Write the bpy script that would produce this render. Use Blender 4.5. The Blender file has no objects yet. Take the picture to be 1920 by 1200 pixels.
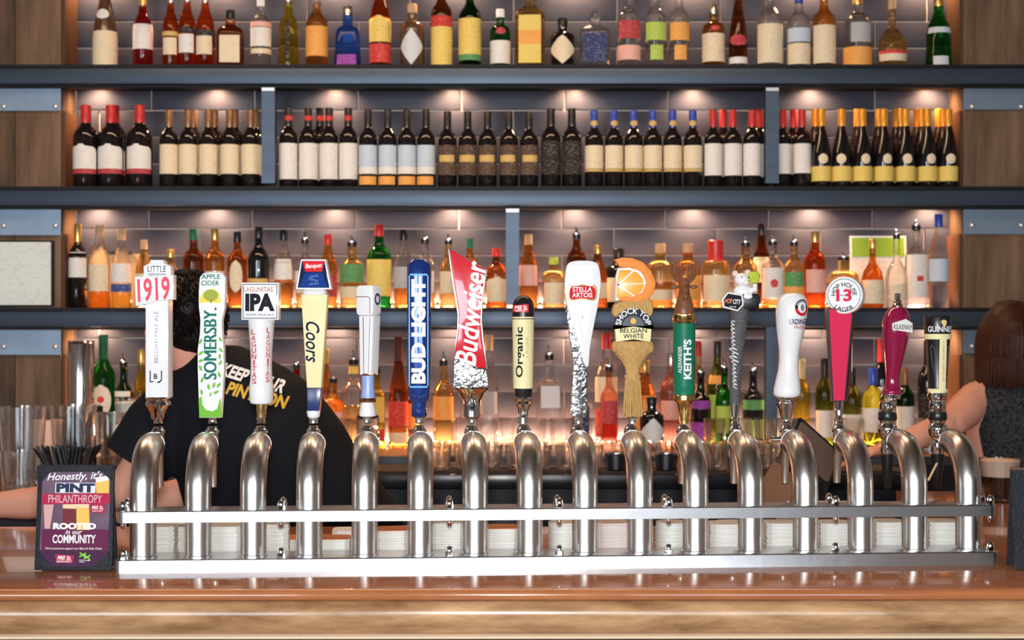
import bpy, bmesh, math, random
from math import sin, cos, pi, tan, radians, sqrt
from mathutils import Vector, Matrix
random.seed(7)
S = bpy.context.scene
COL = S.collection

# ------------------------------------------------------------------ camera, world, lights, exposure
F = 2860.0                      # focal length in pixels of the 1920 x 1200 frame
ZC = 1.638                      # camera height
YH = 600.0                      # horizon row
cd = bpy.data.cameras.new('camera'); cam = bpy.data.objects.new('camera', cd); COL.objects.link(cam)
cam.location = (0, 0, ZC); cam.rotation_euler = (pi/2, 0, 0)
cd.sensor_width = 36.0; cd.lens = F/1920*36.0
cd.dof.use_dof = True; cd.dof.focus_distance = 3.66; cd.dof.aperture_fstop = 4.5
S.camera = cam
S.view_settings.view_transform = 'Standard'; S.view_settings.look = 'None'
S.view_settings.gamma = 1.0; S.view_settings.use_curve_mapping = False
S.view_settings.exposure = 0.32
w = bpy.data.worlds.new('world'); S.world = w; w.use_nodes = True
w.node_tree.nodes['Background'].inputs[0].default_value = (0.75, 0.82, 0.9, 1)
w.node_tree.nodes['Background'].inputs[1].default_value = 0.35
try:
    S.cycles.max_bounces = 10; S.cycles.transparent_max_bounces = 16; S.cycles.transmission_bounces = 8
    S.cycles.sample_clamp_indirect = 6.0
except Exception:
    pass

def area(name, loc, target, sx, sy, power, color):
    l = bpy.data.lights.new(name, 'AREA'); l.shape = 'RECTANGLE'; l.size = sx; l.size_y = sy
    l.energy = power; l.color = color
    o = bpy.data.objects.new(name, l); COL.objects.link(o); o.location = loc
    o.rotation_euler = (Vector(target)-Vector(loc)).to_track_quat('-Z', 'Y').to_euler()
    return o
area('camera_flash', (0.0, 0.02, 1.80), (0.0, 4.5, 1.5), 0.16, 0.10, 74, (1.0, 0.97, 0.94))
area('window_light_left', (-2.6, -3.3, 2.0), (-0.2, 4.5, 1.6), 2.6, 2.0, 170, (0.80, 0.90, 1.0))
area('added_light_right', (1.6, -3.3, 2.0), (0.3, 4.5, 1.6), 1.6, 2.0, 60, (0.80, 0.90, 1.0))  # added area light behind the camera, gives the pipes bright streaks
area('ceiling_light_warm', (-0.4, 4.55, 3.3), (-0.4, 4.5, 0), 3.2, 0.35, 34, (1.0, 0.66, 0.40))

# ------------------------------------------------------------------ helpers
def W(px, py, D):               # a pixel of the photo at depth D
    return Vector(((px-960)/F*D, D, ZC-(py-YH)/F*D))

_m = {}
def mat(name, col=(.5,.5,.5), rough=.5, metal=0., trans=0., mixt=0., emit=0., ior=1.45, coat=0., bump=0., bscale=60., noise=0., nscale=8., stretch=(1,1,1), col2=None, sheen=0.):
    if name in _m: return _m[name]
    m = bpy.data.materials.new(name); m.use_nodes = True; nt = m.node_tree; N = nt.nodes; L = nt.links
    b = N['Principled BSDF']
    c = tuple(col)+(1,)
    b.inputs['Base Color'].default_value = c; b.inputs['Roughness'].default_value = rough
    b.inputs['Metallic'].default_value = metal; b.inputs['IOR'].default_value = ior
    b.inputs['Transmission Weight'].default_value = trans; b.inputs['Coat Weight'].default_value = coat
    if rough >= .4 and metal == 0 and not trans: b.inputs['Specular IOR Level'].default_value = .18
    if emit: b.inputs['Emission Color'].default_value = c; b.inputs['Emission Strength'].default_value = emit
    if noise or bump:
        tc = N.new('ShaderNodeTexCoord'); mp = N.new('ShaderNodeMapping'); mp.inputs['Scale'].default_value = stretch
        L.new(tc.outputs['Object'], mp.inputs[0])
    if noise:
        nz = N.new('ShaderNodeTexNoise'); nz.inputs['Scale'].default_value = nscale; nz.inputs['Detail'].default_value = 6
        nz.inputs['Roughness'].default_value = .65
        L.new(mp.outputs[0], nz.inputs[0])
        rp = N.new('ShaderNodeValToRGB'); rp.color_ramp.elements[0].position = .5-noise*.5; rp.color_ramp.elements[1].position = .5+noise*.5
        rp.color_ramp.elements[0].color = tuple(col2 or [x*.45 for x in col])+(1,); rp.color_ramp.elements[1].color = c
        L.new(nz.outputs[0], rp.inputs[0]); L.new(rp.outputs[0], b.inputs['Base Color'])
    if bump:
        n2 = N.new('ShaderNodeTexNoise'); n2.inputs['Scale'].default_value = bscale; L.new(mp.outputs[0], n2.inputs[0])
        bp = N.new('ShaderNodeBump'); bp.inputs['Strength'].default_value = bump; bp.inputs['Distance'].default_value = .004
        L.new(n2.outputs[0], bp.inputs['Height']); L.new(bp.outputs[0], b.inputs['Normal'])
    if mixt:
        t = N.new('ShaderNodeBsdfTransparent'); t.inputs[0].default_value = tuple(min(1, x*.9+.1) for x in col)+(1,)
        mx = N.new('ShaderNodeMixShader'); mx.inputs[0].default_value = mixt
        L.new(b.outputs[0], mx.inputs[1]); L.new(t.outputs[0], mx.inputs[2])
        L.new(mx.outputs[0], N['Material Output'].inputs['Surface'])
    _m[name] = m; return m

def printed(name, col, ink=(.15,.12,.1), amount=.5, line=.009):
    """paper label with rows of small print"""
    if name in _m: return _m[name]
    m = mat(name, col, .55); nt = m.node_tree; N = nt.nodes; L = nt.links; b = N['Principled BSDF']
    tc = N.new('ShaderNodeTexCoord')
    mp = N.new('ShaderNodeMapping'); mp.inputs['Scale'].default_value = (1, 1, 3.4); L.new(tc.outputs['Object'], mp.inputs[0])
    nz = N.new('ShaderNodeTexNoise'); nz.inputs['Scale'].default_value = .8/line; L.new(mp.outputs[0], nz.inputs[0])
    rp = N.new('ShaderNodeValToRGB'); rp.color_ramp.elements[0].position = .56; rp.color_ramp.elements[1].position = .64
    rp.color_ramp.elements[1].color = (amount, amount, amount, 1); L.new(nz.outputs[0], rp.inputs[0]); f = rp.outputs[0]
    mx = N.new('ShaderNodeMix'); mx.data_type = 'RGBA'; mx.inputs[6].default_value = tuple(col)+(1,); mx.inputs[7].default_value = tuple(ink)+(1,)
    L.new(f, mx.inputs[0]); L.new(mx.outputs[2], b.inputs['Base Color'])
    return m

class MB:
    def __init__(s): s.v = []; s.f = []
    def add(s, v, f):
        o = len(s.v); s.v += [tuple(x) for x in v]; s.f += [tuple(i+o for i in q) for q in f]; return s
    def box(s, c, d, rz=0):
        x, y, z = d[0]/2, d[1]/2, d[2]/2
        P = [(a*x, b*y, e*z) for e in (-1,1) for b in (-1,1) for a in (-1,1)]
        cs, sn = cos(rz), sin(rz)
        P = [(c[0]+p[0]*cs-p[1]*sn, c[1]+p[0]*sn+p[1]*cs, c[2]+p[2]) for p in P]
        return s.add(P, [(0,2,3,1),(4,5,7,6),(0,1,5,4),(2,6,7,3),(0,4,6,2),(1,3,7,5)])
    def lathe(s, prof, seg=20, n=2., dep=1., c=(0,0,0), cap=True):
        """prof: (r, z); n = superellipse power; dep = depth ratio"""
        V = []
        for r, z in prof:
            for k in range(seg):
                a = 2*pi*k/seg; ca, sa = cos(a), sin(a)
                q = (abs(ca)**n+abs(sa)**n)**(-1./n) if n != 2 else 1.
                V.append((c[0]+r*q*ca, c[1]+r*q*sa*dep, c[2]+z))
        Fc = [(i*seg+k, i*seg+(k+1)%seg, (i+1)*seg+(k+1)%seg, (i+1)*seg+k) for i in range(len(prof)-1) for k in range(seg)]
        if cap: Fc += [tuple(range(seg))[::-1], tuple((len(prof)-1)*seg+k for k in range(seg))]
        return s.add(V, Fc)
    def tube(s, path, rad, seg=12, sq=(1,1), cap=True):
        P = [Vector(p) for p in path]; n = len(P)
        rad = rad if isinstance(rad, (list, tuple)) else [rad]*n
        V = []; up = None
        for i in range(n):
            t = (P[min(i+1,n-1)]-P[max(i-1,0)]).normalized()
            if up is None:
                up = Vector((0,0,1)) if abs(t.z) < .9 else Vector((0,1,0))
            a = t.cross(up).normalized(); b = a.cross(t).normalized(); up = b
            for k in range(seg):
                q = 2*pi*k/seg; V.append(P[i]+(a*cos(q)*sq[0]+b*sin(q)*sq[1])*rad[i])
        Fc = [(i*seg+k, i*seg+(k+1)%seg, (i+1)*seg+(k+1)%seg, (i+1)*seg+k) for i in range(n-1) for k in range(seg)]
        if cap: Fc += [tuple(range(seg))[::-1], tuple((n-1)*seg+k for k in range(seg))]
        return s.add(V, Fc)
    def ell(s, c, r, seg=16, rings=10, rot=None):
        V = []; R = rot or Matrix.Identity(3)
        for i in range(rings+1):
            a = pi*i/rings
            for k in range(seg):
                q = 2*pi*k/seg
                p = R @ Vector((r[0]*sin(a)*cos(q), r[1]*sin(a)*sin(q), -r[2]*cos(a)))
                V.append(p+Vector(c))
        return s.add(V, [(i*seg+k, i*seg+(k+1)%seg, (i+1)*seg+(k+1)%seg, (i+1)*seg+k) for i in range(rings) for k in range(seg)])
    def prism(s, out, y0, y1, bev=0.):
        """outline of (x, z), extruded from y0 (front) to y1; bev rounds the front rim"""
        n = len(out); cx = sum(p[0] for p in out)/n; cz = sum(p[1] for p in out)/n
        def ins(d):
            r = []
            for i in range(n):
                a, b, c = Vector(out[i-1]), Vector(out[i]), Vector(out[(i+1)%n])
                e1 = (b-a); e2 = (c-b)
                if e1.length < 1e-9 or e2.length < 1e-9: r.append(tuple(b)); continue
                n1 = Vector((-e1.y, e1.x)).normalized(); n2 = Vector((-e2.y, e2.x)).normalized()
                m = (n1+n2); m = m.normalized() if m.length > 1e-6 else n1
                r.append(tuple(b+m*d/max(.5, m.dot(n1))))
            return r
        area2 = sum(out[i-1][0]*out[i][1]-out[i][0]*out[i-1][1] for i in range(n))
        sg = 1 if area2 > 0 else -1
        if bev:
            rings = [[(p[0], y0, p[1]) for p in ins(sg*bev)], [(p[0], y0+bev*.3, p[1]) for p in ins(sg*bev*.3)], [(p[0], y0+bev, p[1]) for p in out], [(p[0], y1, p[1]) for p in out]]
        else:
            rings = [[(p[0], y0, p[1]) for p in out], [(p[0], y1, p[1]) for p in out]]
        V = sum(rings, []); Fc = []
        for r in range(len(rings)-1):
            for i in range(n):
                j = (i+1) % n; Fc.append((r*n+i, r*n+j, (r+1)*n+j, (r+1)*n+i))
        Fc += [tuple(range(n))[::-1], tuple((len(rings)-1)*n+i for i in range(n))]
        return s.add(V, Fc)
    def mesh(s, name='m', smooth=40):
        me = bpy.data.meshes.new(name); me.from_pydata(s.v, [], s.f)
        bm = bmesh.new(); bm.from_mesh(me); bmesh.ops.remove_doubles(bm, verts=bm.verts, dist=1e-6)
        bmesh.ops.recalc_face_normals(bm, faces=bm.faces); bm.to_mesh(me); bm.free()
        if smooth:
            for p in me.polygons: p.use_smooth = True
            me.set_sharp_from_angle(angle=radians(smooth))
        return me

def obj(name, mb, m, parent=None, loc=(0,0,0), smooth=40, label=None):
    me = mb.mesh(name, smooth) if isinstance(mb, MB) else mb
    o = bpy.data.objects.new(name, me); COL.objects.link(o); o.location = loc
    if m is not None:
        if len(me.materials) == 0: me.materials.append(m)
        elif me.materials[0] is not m:
            o.material_slots[0].link = 'OBJECT'; o.material_slots[0].material = m
    if parent is not None: o.parent = parent
    if label: o['label'] = label
    return o
def tag(o, label, cat, group=None, kind=None):
    o['label'] = label; o['category'] = cat
    if group: o['group'] = group
    if kind: o['kind'] = kind
    return o
def thing(name, label, cat, loc=(0,0,0), rz=0, group=None):
    o = bpy.data.objects.new(name, None); COL.objects.link(o); o.location = loc; o.rotation_euler = (0,0,rz)
    o.empty_display_size = .05
    return tag(o, label, cat, group)
def struct(name, mb, m, label=None, smooth=40):
    o = obj(name, mb, m, smooth=smooth); o['kind'] = 'structure'
    if label: o['label'] = label
    return o

# text as flat mesh: list of (x, y) verts and faces, normalised to unit box centred at 0
_txt = {}
def text2d(s, bold=0., shear=0., space=1.):
    key = (s, bold, shear, space)
    if key in _txt: return _txt[key]
    c = bpy.data.curves.new('lettering', 'FONT'); c.body = s; c.size = 1.; c.offset = bold; c.shear = shear
    c.align_x = 'CENTER'; c.resolution_u = 3; c.space_character = space
    o = bpy.data.objects.new('lettering', c); COL.objects.link(o)
    bpy.context.view_layer.update()
    me = bpy.data.meshes.new_from_object(o.evaluated_get(bpy.context.evaluated_depsgraph_get()))
    V = [(v.co.x, v.co.y) for v in me.vertices]; Fc = [tuple(p.vertices) for p in me.polygons]
    bpy.data.objects.remove(o); bpy.data.curves.remove(c); bpy.data.meshes.remove(me)
    x0 = min(v[0] for v in V); x1 = max(v[0] for v in V); y0 = min(v[1] for v in V); y1 = max(v[1] for v in V)
    V = [((v[0]-(x0+x1)/2)/(x1-x0), (v[1]-(y0+y1)/2)/(y1-y0)) for v in V]
    _txt[key] = (V, Fc, (x1-x0)/(y1-y0)); return _txt[key]

def text_mesh(s, cx, cz, w, h=None, rot=0., bold=.01, shear=0., y=0., R=None, cyl_x=0., arc=None, space=1., skew=0.):
    """text filling a box w wide, h high, turned by rot (deg, ccw), on the plane y or round a cylinder of radius R about x = cyl_x"""
    V, Fc, asp = text2d(s, bold, shear, space)
    h = h or w/asp
    P = [(v[0]*w, v[1]*h) for v in V]
    if arc:                                  # bend round a circle of radius arc (+ letters on top, - letters at the bottom)
        Q = []
        for x, z in P:
            if arc > 0: a = x/arc; Q.append(((arc+z)*sin(a), (arc+z)*cos(a)))
            else: a = x/-arc; Q.append(((-arc-z)*sin(a), -(-arc-z)*cos(a)))
        P = Q
    c, n = cos(radians(rot)), sin(radians(rot))
    P = [(cx+x*c-z*n, cz+x*n+z*c+skew*(x*c-z*n)) for x, z in P]
    me = bpy.data.meshes.new('lettering')
    if R:
        bm = bmesh.new(); vs = [bm.verts.new((x, 0, z)) for x, z in P]
        for f in Fc:
            try: bm.faces.new([vs[i] for i in f])
            except ValueError: pass
        x0 = min(p[0] for p in P); x1 = max(p[0] for p in P); k = x0
        while k < x1:
            bmesh.ops.bisect_plane(bm, geom=bm.verts[:]+bm.edges[:]+bm.faces[:], plane_co=(k,0,0), plane_no=(1,0,0)); k += R*.16
        for v in bm.verts:
            a = max(-1.5, min(1.5, (v.co.x-cyl_x)/R)); z = v.co.z
            v.co = (cyl_x+R*sin(a), -R*cos(a)+y, z)
        bm.to_mesh(me); bm.free()
    else:
        me.from_pydata([(x, y, z) for x, z in P], [], Fc)
    return me

def marks_mesh(cx, cz, L, H, rot, n, y):
    """row of small strokes: print too small to read"""
    rnd = random.Random(n*7+int(L*1e5)); c, q = cos(radians(rot)), sin(radians(rot)); b = MB(); st = L/n
    for i in range(n):
        u0 = -L/2+i*st; u1 = u0+st*rnd.uniform(.45,.75); h0 = H*rnd.uniform(.6,1.)/2
        b.add([(cx+u*c-v*q, y, cz+u*q+v*c) for u, v in ((u0,-h0),(u1,-h0),(u1,h0),(u0,h0))], [(0,1,2,3)])
    return b.mesh('small_print', 0)
def script_mesh(cx, cz, L, H, rot, n, y, r, tall=()):
    """running handwriting stroke that spells nothing"""
    c, q = cos(radians(rot)), sin(radians(rot)); P = []
    for i in range(n*8+1):
        t = i/8.; k = int(t); a = 2*pi*(t-k); hh = H*(1.9 if k in tall else .75+.2*sin(k*2.3))/2
        v = -cos(a)*hh; u = -L/2+L*t/n+v*.45-sin(a)*L/n*.12
        P.append((cx+u*c-v*q, y, cz+u*q+v*c))
    return MB().tube(P, r, 5).mesh('script', 60)
def bezier_outline(pts, n=6):
    """smooth closed outline through points (Catmull-Rom)"""
    out = []; m = len(pts)
    for i in range(m):
        p0, p1, p2, p3 = [Vector(pts[(i+k) % m]) for k in (-1,0,1,2)]
        for k in range(n):
            t = k/n
            out.append(tuple(.5*((2*p1)+(p2-p0)*t+(2*p0-5*p1+4*p2-p3)*t*t+(3*p1-p0-3*p2+p3)*t**3)))
    return out
def smooth_prof(pr, n=4):
    out = []; m = len(pr)
    for i in range(m-1):
        p0, p1, p2, p3 = [Vector(pr[max(0,min(m-1,i+k))]) for k in (-1,0,1,2)]
        for k in range(n):
            t = k/n; out.append(tuple(.5*((2*p1)+(p2-p0)*t+(2*p0-5*p1+4*p2-p3)*t*t+(3*p1-p0-3*p2+p3)*t**3)))
    return out+[tuple(pr[-1])]
def rrect(x0, x1, z0, z1, r, n=4):
    o = []
    for cx, cz, a0 in ((x1-r, z0+r, -90), (x1-r, z1-r, 0), (x0+r, z1-r, 90), (x0+r, z0+r, 180)):
        for k in range(n+1):
            a = radians(a0+90*k/n); o.append((cx+r*cos(a), cz+r*sin(a)))
    return o

# ------------------------------------------------------------------ materials
STEEL = mat('brushed_steel', (.76,.73,.70), .28, 1., bump=.02, bscale=30, stretch=(60,60,1))
PLATE = mat('scuffed_steel', (.66,.66,.68), .30, 1., bump=.05, bscale=20, stretch=(2,2,2))
CHROME = mat('chrome', (.86,.85,.84), .07, 1.)
BRASS = mat('brass', (.83,.58,.22), .18, 1.)
COPPER = mat('copper', (.62,.30,.16), .25, 1.)
BLACKP = mat('black_plastic', (.012,.012,.014), .3)
BLACKM = mat('black_matt', (.015,.016,.02), .6)
WHITEG = mat('white_gloss', (.84,.84,.85), .18, coat=.4)
WHITE = mat('white_paint', (.85,.85,.85), .45)
NAVY = mat('navy_paint', (.012,.03,.13), .25)
REDP = mat('red_paint', (.62,.015,.03), .65)
INK = mat('black_ink', (.015,.015,.02), .75)
CREAM = mat('cream_paint', (.84,.76,.42), .4)
BEAM = mat('blue_steel_beam', (.072,.098,.138), .42, .6, noise=.5, nscale=5, stretch=(.6,1,4), col2=(.05,.068,.10))
BOARD = mat('shelf_board_black', (.012,.012,.014), .5)
STEELPL = mat('steel_plate_patina', (.25,.32,.40), .45, .7, noise=.6, nscale=6, col2=(.15,.19,.25))
TILE = mat('slate_tile', (.062,.066,.094), .42, noise=.8, nscale=3, stretch=(1.2,1,7), col2=(.040,.042,.062), bump=.06, bscale=9)
GROUT = mat('grout', (.62,.50,.44), .9)
BARN = mat('barn_wood', (.23,.14,.085), .6, noise=.42, nscale=5, stretch=(4,4,.5), col2=(.075,.045,.027), bump=.2, bscale=30)
BARN2 = mat('barn_wood_dark', (.14,.085,.052), .6, noise=.42, nscale=5, stretch=(4,4,.5), col2=(.045,.03,.018), bump=.2, bscale=30)
BARTOP = mat('bar_top_wood', (.50,.19,.075), .13, noise=.5, nscale=4, stretch=(1,7,7), col2=(.30,.10,.04), coat=.6)
BARNOSE = mat('bar_rail_wood', (.60,.36,.185), .26, noise=.36, nscale=5, stretch=(1,3.5,4.5), col2=(.24,.11,.045), coat=.4)
DARKCAB = mat('dark_cabinet', (.022,.022,.03), .4)
MAT_RUB = mat('rubber_mat', (.05,.035,.028), .7, bump=.8, bscale=180)
LEDGE = mat('copper_wood_ledge', (.50,.24,.11), .35, noise=.7, nscale=4, stretch=(1,8,8))
SKIN = mat('skin', (.72,.36,.26), .5, noise=.5, nscale=14, col2=(.66,.30,.21))
SHIRT = mat('black_cotton', (.008,.009,.013), .8, bump=.15, bscale=12)
HAIR = mat('dark_hair', (.007,.005,.005), .42)
HAIRB = mat('brown_hair', (.060,.020,.011), .42, noise=.8, nscale=9, stretch=(8,8,1), col2=(.022,.008,.005))
KNIT = mat('grey_knit', (.05,.052,.06), .85, noise=.25, nscale=90, col2=(.008,.009,.012), bump=1., bscale=90)
DENIM = mat('dark_denim', (.02,.025,.04), .8)
PAPER = mat('paper', (.80,.79,.75), .7)
GLASS = mat('clear_glass', (.97,.98,.98), .02, trans=1., mixt=.12, ior=1.5)

# ------------------------------------------------------------------ room
BW = 5.98                       # tiled wall plane
def room():
    struct('floor', MB().box((0,1.5,-.05), (9,11,.1)), mat('floor_tile', (.10,.085,.075), .5, noise=.5, nscale=4))
    struct('ceiling', MB().box((0,1.5,3.85), (9,11,.1)), mat('ceiling_paint', (.10,.075,.06), .8))
    dk = mat('wall_paint', (.34,.29,.25), .8)
    struct('wall_left', MB().box((-4.45,1.5,1.9), (.1,11,3.8)), dk)
    struct('wall_right', MB().box((4.45,1.5,1.9), (.1,11,3.8)), dk)
    struct('wall_front', MB().box((0,-3.95,1.9), (9,.1,3.8)), dk)
    wb = struct('wall_back', MB().box((0,BW+.062,1.9), (9,.1,3.8)), GROUT, 'wall of slate blue tiles with pale grout behind the shelves')
    # tiles: one object each, sharing meshes
    k = BW/F; TW = 194*k; TH = 50*k; g = .0062
    X0, X1 = (143-960)*k, (1780-960)*k
    cache = {}
    def tile(xa, xb, za, zb):
        key = (round(xb-xa, 3), round(zb-za, 3))
        if key not in cache:
            a, b = (xb-xa)/2-g/2, (zb-za)/2-g/2
            cache[key] = MB().prism([(-a,-b),(a,-b),(a,b),(-a,b)], -.008, .004, .0022).mesh('tile', 30)
        obj('tile', cache[key], TILE, wb, ((xa+xb)/2, BW+.008+random.uniform(-.0008,.0008), (za+zb)/2))
    # section: (bottom z, top z, grout row px, joint px of the row just above that row)
    for z0, z1, gy, jx in ((2.562,3.10,40,575),(2.108,2.562,207,283),(1.65,2.108,429,278),(1.06,1.65,634,185)):
        zg = ZC-(gy-YH)*k
        n0 = math.floor((z0-zg)/TH); r = n0
        while zg+r*TH < z1:
            za, zb = max(z0, zg+r*TH), min(z1, zg+(r+1)*TH)
            if zb-za > .012:
                off = (jx-960)*k+(0 if r % 2 == 0 else TW/2)
                x = off-math.ceil((off-X0)/TW)*TW
                while x < X1:
                    a, b = max(X0, x), min(X1, x+TW)
                    if b-a > .012: tile(a, b, za, zb)
                    x += TW
            r += 1
room()

# side pillars of reclaimed boards with steel plates
PF = 5.79
SH = {1: 2.598, 2: 2.140, 3: 1.684}
def pillar(side):
    k = PF/F
    xi = ((115 if side < 0 else 1806)-960)*k
    xo = xi+side*.36
    a, b = min(xi, xo), max(xi, xo)
    p = struct('wall_pillar_left' if side < 0 else 'wall_pillar_right', MB().box(((a+b)/2, (PF+BW)/2+.02, 1.55), (b-a-.01, BW-PF-.03, 3.1)), BARN2,
               'pillar of reclaimed barn wood boards with riveted steel plates, '+('beside the framed notice' if side < 0 else 'behind the red-haired woman'))
    edges = [28, 115] if side < 0 else [1806, 1990]
    # boards
    cuts = ([-95,28,115] if side < 0 else [1806,1925,2010])
    for z0, z1, zp in ((0.02,1.52,1.0),(1.52,1.614,0),(1.684,1.99,0),(1.99,2.07,0),(2.14,2.44,0),(2.44,2.526,0),(2.598,3.08,0)):
        pass
    for z0, z1 in ((.02,1.505),(1.684,1.965),(2.14,2.434),(2.598,3.08)):
        for i in range(len(cuts)-1):
            xa, xb = (cuts[i]-960)*k, (cuts[i+1]-960)*k
            h = z1-z0
            o = obj('board', MB().box((0,0,0), (xb-xa-.003, .02, h)), (BARN2 if (i == 0) == (side < 0) and side < 0 else BARN), p, ((xa+xb)/2, PF+.012, (z0+z1)/2))
            # side face board
        obj('side_board', MB().box((0,0,0), (.012, BW-PF-.02, h)), mat('side_wood', (.13,.06,.03), .5, noise=.8, nscale=5, stretch=(5,5,.5)), p, (xi-side*.004, (PF+BW)/2+.004, (z0+z1)/2))
    for yt, yb in ((163,208),(388,441),(617,665)):
        za, zb = ZC-(yb-YH)*k, ZC-(yt-YH)*k
        if side > 0: za += .004
        xa, xb = min(xi, xo), max(xi, xo)
        pl = obj('steel_plate', MB().box((0,0,0), (xb-xa, .008, zb-za)), STEELPL, p, ((xa+xb)/2, PF-.004, (za+zb)/2))
        for bx in ((8,105) if side < 0 else (1822,1914)):
            obj('bolt', MB().lathe([(0.0001,.006),(.005,.0055),(.009,.003),(.010,0)], 12), mat('bolt_zinc', (.75,.75,.76), .4, .8), pl, ((bx-960)*k-(xa+xb)/2, -.004, ZC-(200-YH)*k-(za+zb)/2 if yt == 163 else (-.018)))
            bpy.data.objects[-1] if False else None
for sd in (-1, 1): pillar(sd)
for o in bpy.data.objects:
    if o.name.startswith('bolt'): o.rotation_euler = (pi/2, 0, 0)

# shelves
SD = 5.73
def shelf(n, posts, lab):
    z = SH[n]; t = thing('bottle_shelf', lab, 'shelf', (0, SD, z))
    L = 4.4
    obj('board', MB().box((0,.125,-.006), (L, .25, .012)), BOARD, t)
    bm = MB().prism([(-L/2,-.072),(L/2,-.072),(L/2,-.013),(-L/2,-.013)], .002, .05, .004)
    obj('front_beam', bm, BEAM, t)
    obj('under_lip', MB().box((0,.06,-.078), (L,.06,.010)), BOARD, t)
    for px in posts:
        x = (px-960)*SD/F; h = .458-.072
        p = obj('post', MB().box((0,0,0), (.05,.05,h-.026)), BEAM, t, (x, .035, h/2))
        obj('weld_plate', MB().box((0,-.004,0), (.048,.048,.012)), mat('weld_silver', (.5,.52,.54), .4, .9), p, (0,0,h/2-.02))
    # puck lamps under the board
    for i in range(8):
        x = -1.62+i*.465
        pk = obj('puck_lamp', MB().lathe([(.001,-.014),(.026,-.014),(.03,-.010),(.03,0)], 16), mat('puck_white', (.7,.6,.5), .5), t, (x, .19, -.012))
        obj('lens', MB().lathe([(.001,-.016),(.020,-.0155),(.020,-.0145)], 12), mat('puck_glow', (1,.62,.32), .5, emit=9), pk)
        l = bpy.data.lights.new('puck_light', 'SPOT'); l.energy = 10.; l.color = (1,.60,.33); l.spot_size = radians(140); l.spot_blend = .8; l.shadow_soft_size = .02
        lo = bpy.data.objects.new('puck_light', l); COL.objects.link(lo); lo.location = (x, SD+.19, z-.034); lo.rotation_euler = (radians(8), 0, 0)
    return t
shelf(1, [], 'long blue steel shelf carrying the row of assorted spirits above the wines')
shelf(2, [502, 1449], 'long blue steel shelf with the row of wine bottles')
shelf(3, [961], 'long blue steel shelf right behind the tops of the tap handles')
# posts of the lowest bay stand on the back counter
def low_post():
    p = thing('shelf_post', 'blue steel post rising from back counter beside the white ceramic tap handle', 'post', ((1448-960)*SD/F, SD+.035, 1.148))
    obj('upright', MB().box((0,0,.233), (.042,.05,.466)), BEAM, p); obj('foot_plate', MB().box((0,0,.004), (.06,.066,.008)), BEAM, p)
low_post()
for i in range(8):          # lamps of the unseen shelf above
    l = bpy.data.lights.new('puck_light', 'SPOT'); l.energy = 10.; l.color = (1,.60,.33); l.spot_size = radians(140); l.spot_blend = .8; l.shadow_soft_size = .02
    lo = bpy.data.objects.new('puck_light', l); COL.objects.link(lo); lo.location = (-1.62+i*.465, SD+.19, 3.02); lo.rotation_euler = (radians(8), 0, 0)
up = thing('bottle_shelf', 'steel shelf above the top row of spirits', 'shelf', (0, SD, 3.056))
obj('board', MB().box((0,.125,-.006), (4.4,.25,.012)), BOARD, up); obj('front_beam', MB().box((0,.03,-.04), (4.4,.05,.06)), BEAM, up)

# back counter with riser
def back_counter():
    t = thing('back_counter', 'dark back bar counter with copper ledge and ribbed rubber mat', 'counter', (0, 5.2, 0))
    obj('cabinet', MB().box((0,.42,.53), (3.10,.70,1.06)), DARKCAB, t, (-.15,0,0))
    obj('top', MB().prism([(-1.70,1.062),(1.40,1.062),(1.40,1.112),(-1.70,1.112)], 0, .77, .006), mat('counter_black', (.012,.012,.016), .25), t)
    for i in range(5):
        d = obj('cabinet_door', MB().box((0,0,0), (.56,.018,.86)), mat('door_black', (.03,.03,.04), .35), t, (-1.38+i*.6, .062, .56))
        obj('handle', MB().box((.2,-.018,.36), (.10,.012,.014)), STEEL, d)
    obj('end_cabinet', MB().box((1.55,.545,.556), (.29,.45,1.112)), DARKCAB, t)
    mt = obj('rubber_mat', MB().box((-.15,.16,1.116), (3.0,.27,.008)), MAT_RUB, t)
    obj('riser', MB().box((0,.545,1.128), (3.40,.45,.03)), mat('riser_front', (.05,.06,.08), .3, .5), t)
    obj('ledge', MB().prism([(-1.70,1.143),(1.70,1.143),(1.70,1.148),(-1.70,1.148)], .315, .775, .002), LEDGE, t)
back_counter()
# warm LED strips at the foot of the tiles
def led(nm, z, lab, p, y=BW-.012):
    t = thing('led_strip', lab, 'led strip', (0, y, z))
    obj('channel', MB().box((0,0,.004), (3.30,.012,.008)), STEEL, t); obj('diffuser', MB().box((0,-.001,.0095), (3.28,.009,.003)), mat('led_glow', (1,.55,.22), .5, emit=5), t)
    l = area('led_light', (0, y-.006, z+.016), (0, y-.10, z+.5), 3.25, .012, p, (1,.50,.26))
led('a', SH[3]+.0005, 'thin warm light strip at the foot of tiles on the middle shelf', 34)
led('b', 1.1485, 'thin warm light strip at the foot of tiles on the copper ledge', 48)

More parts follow.
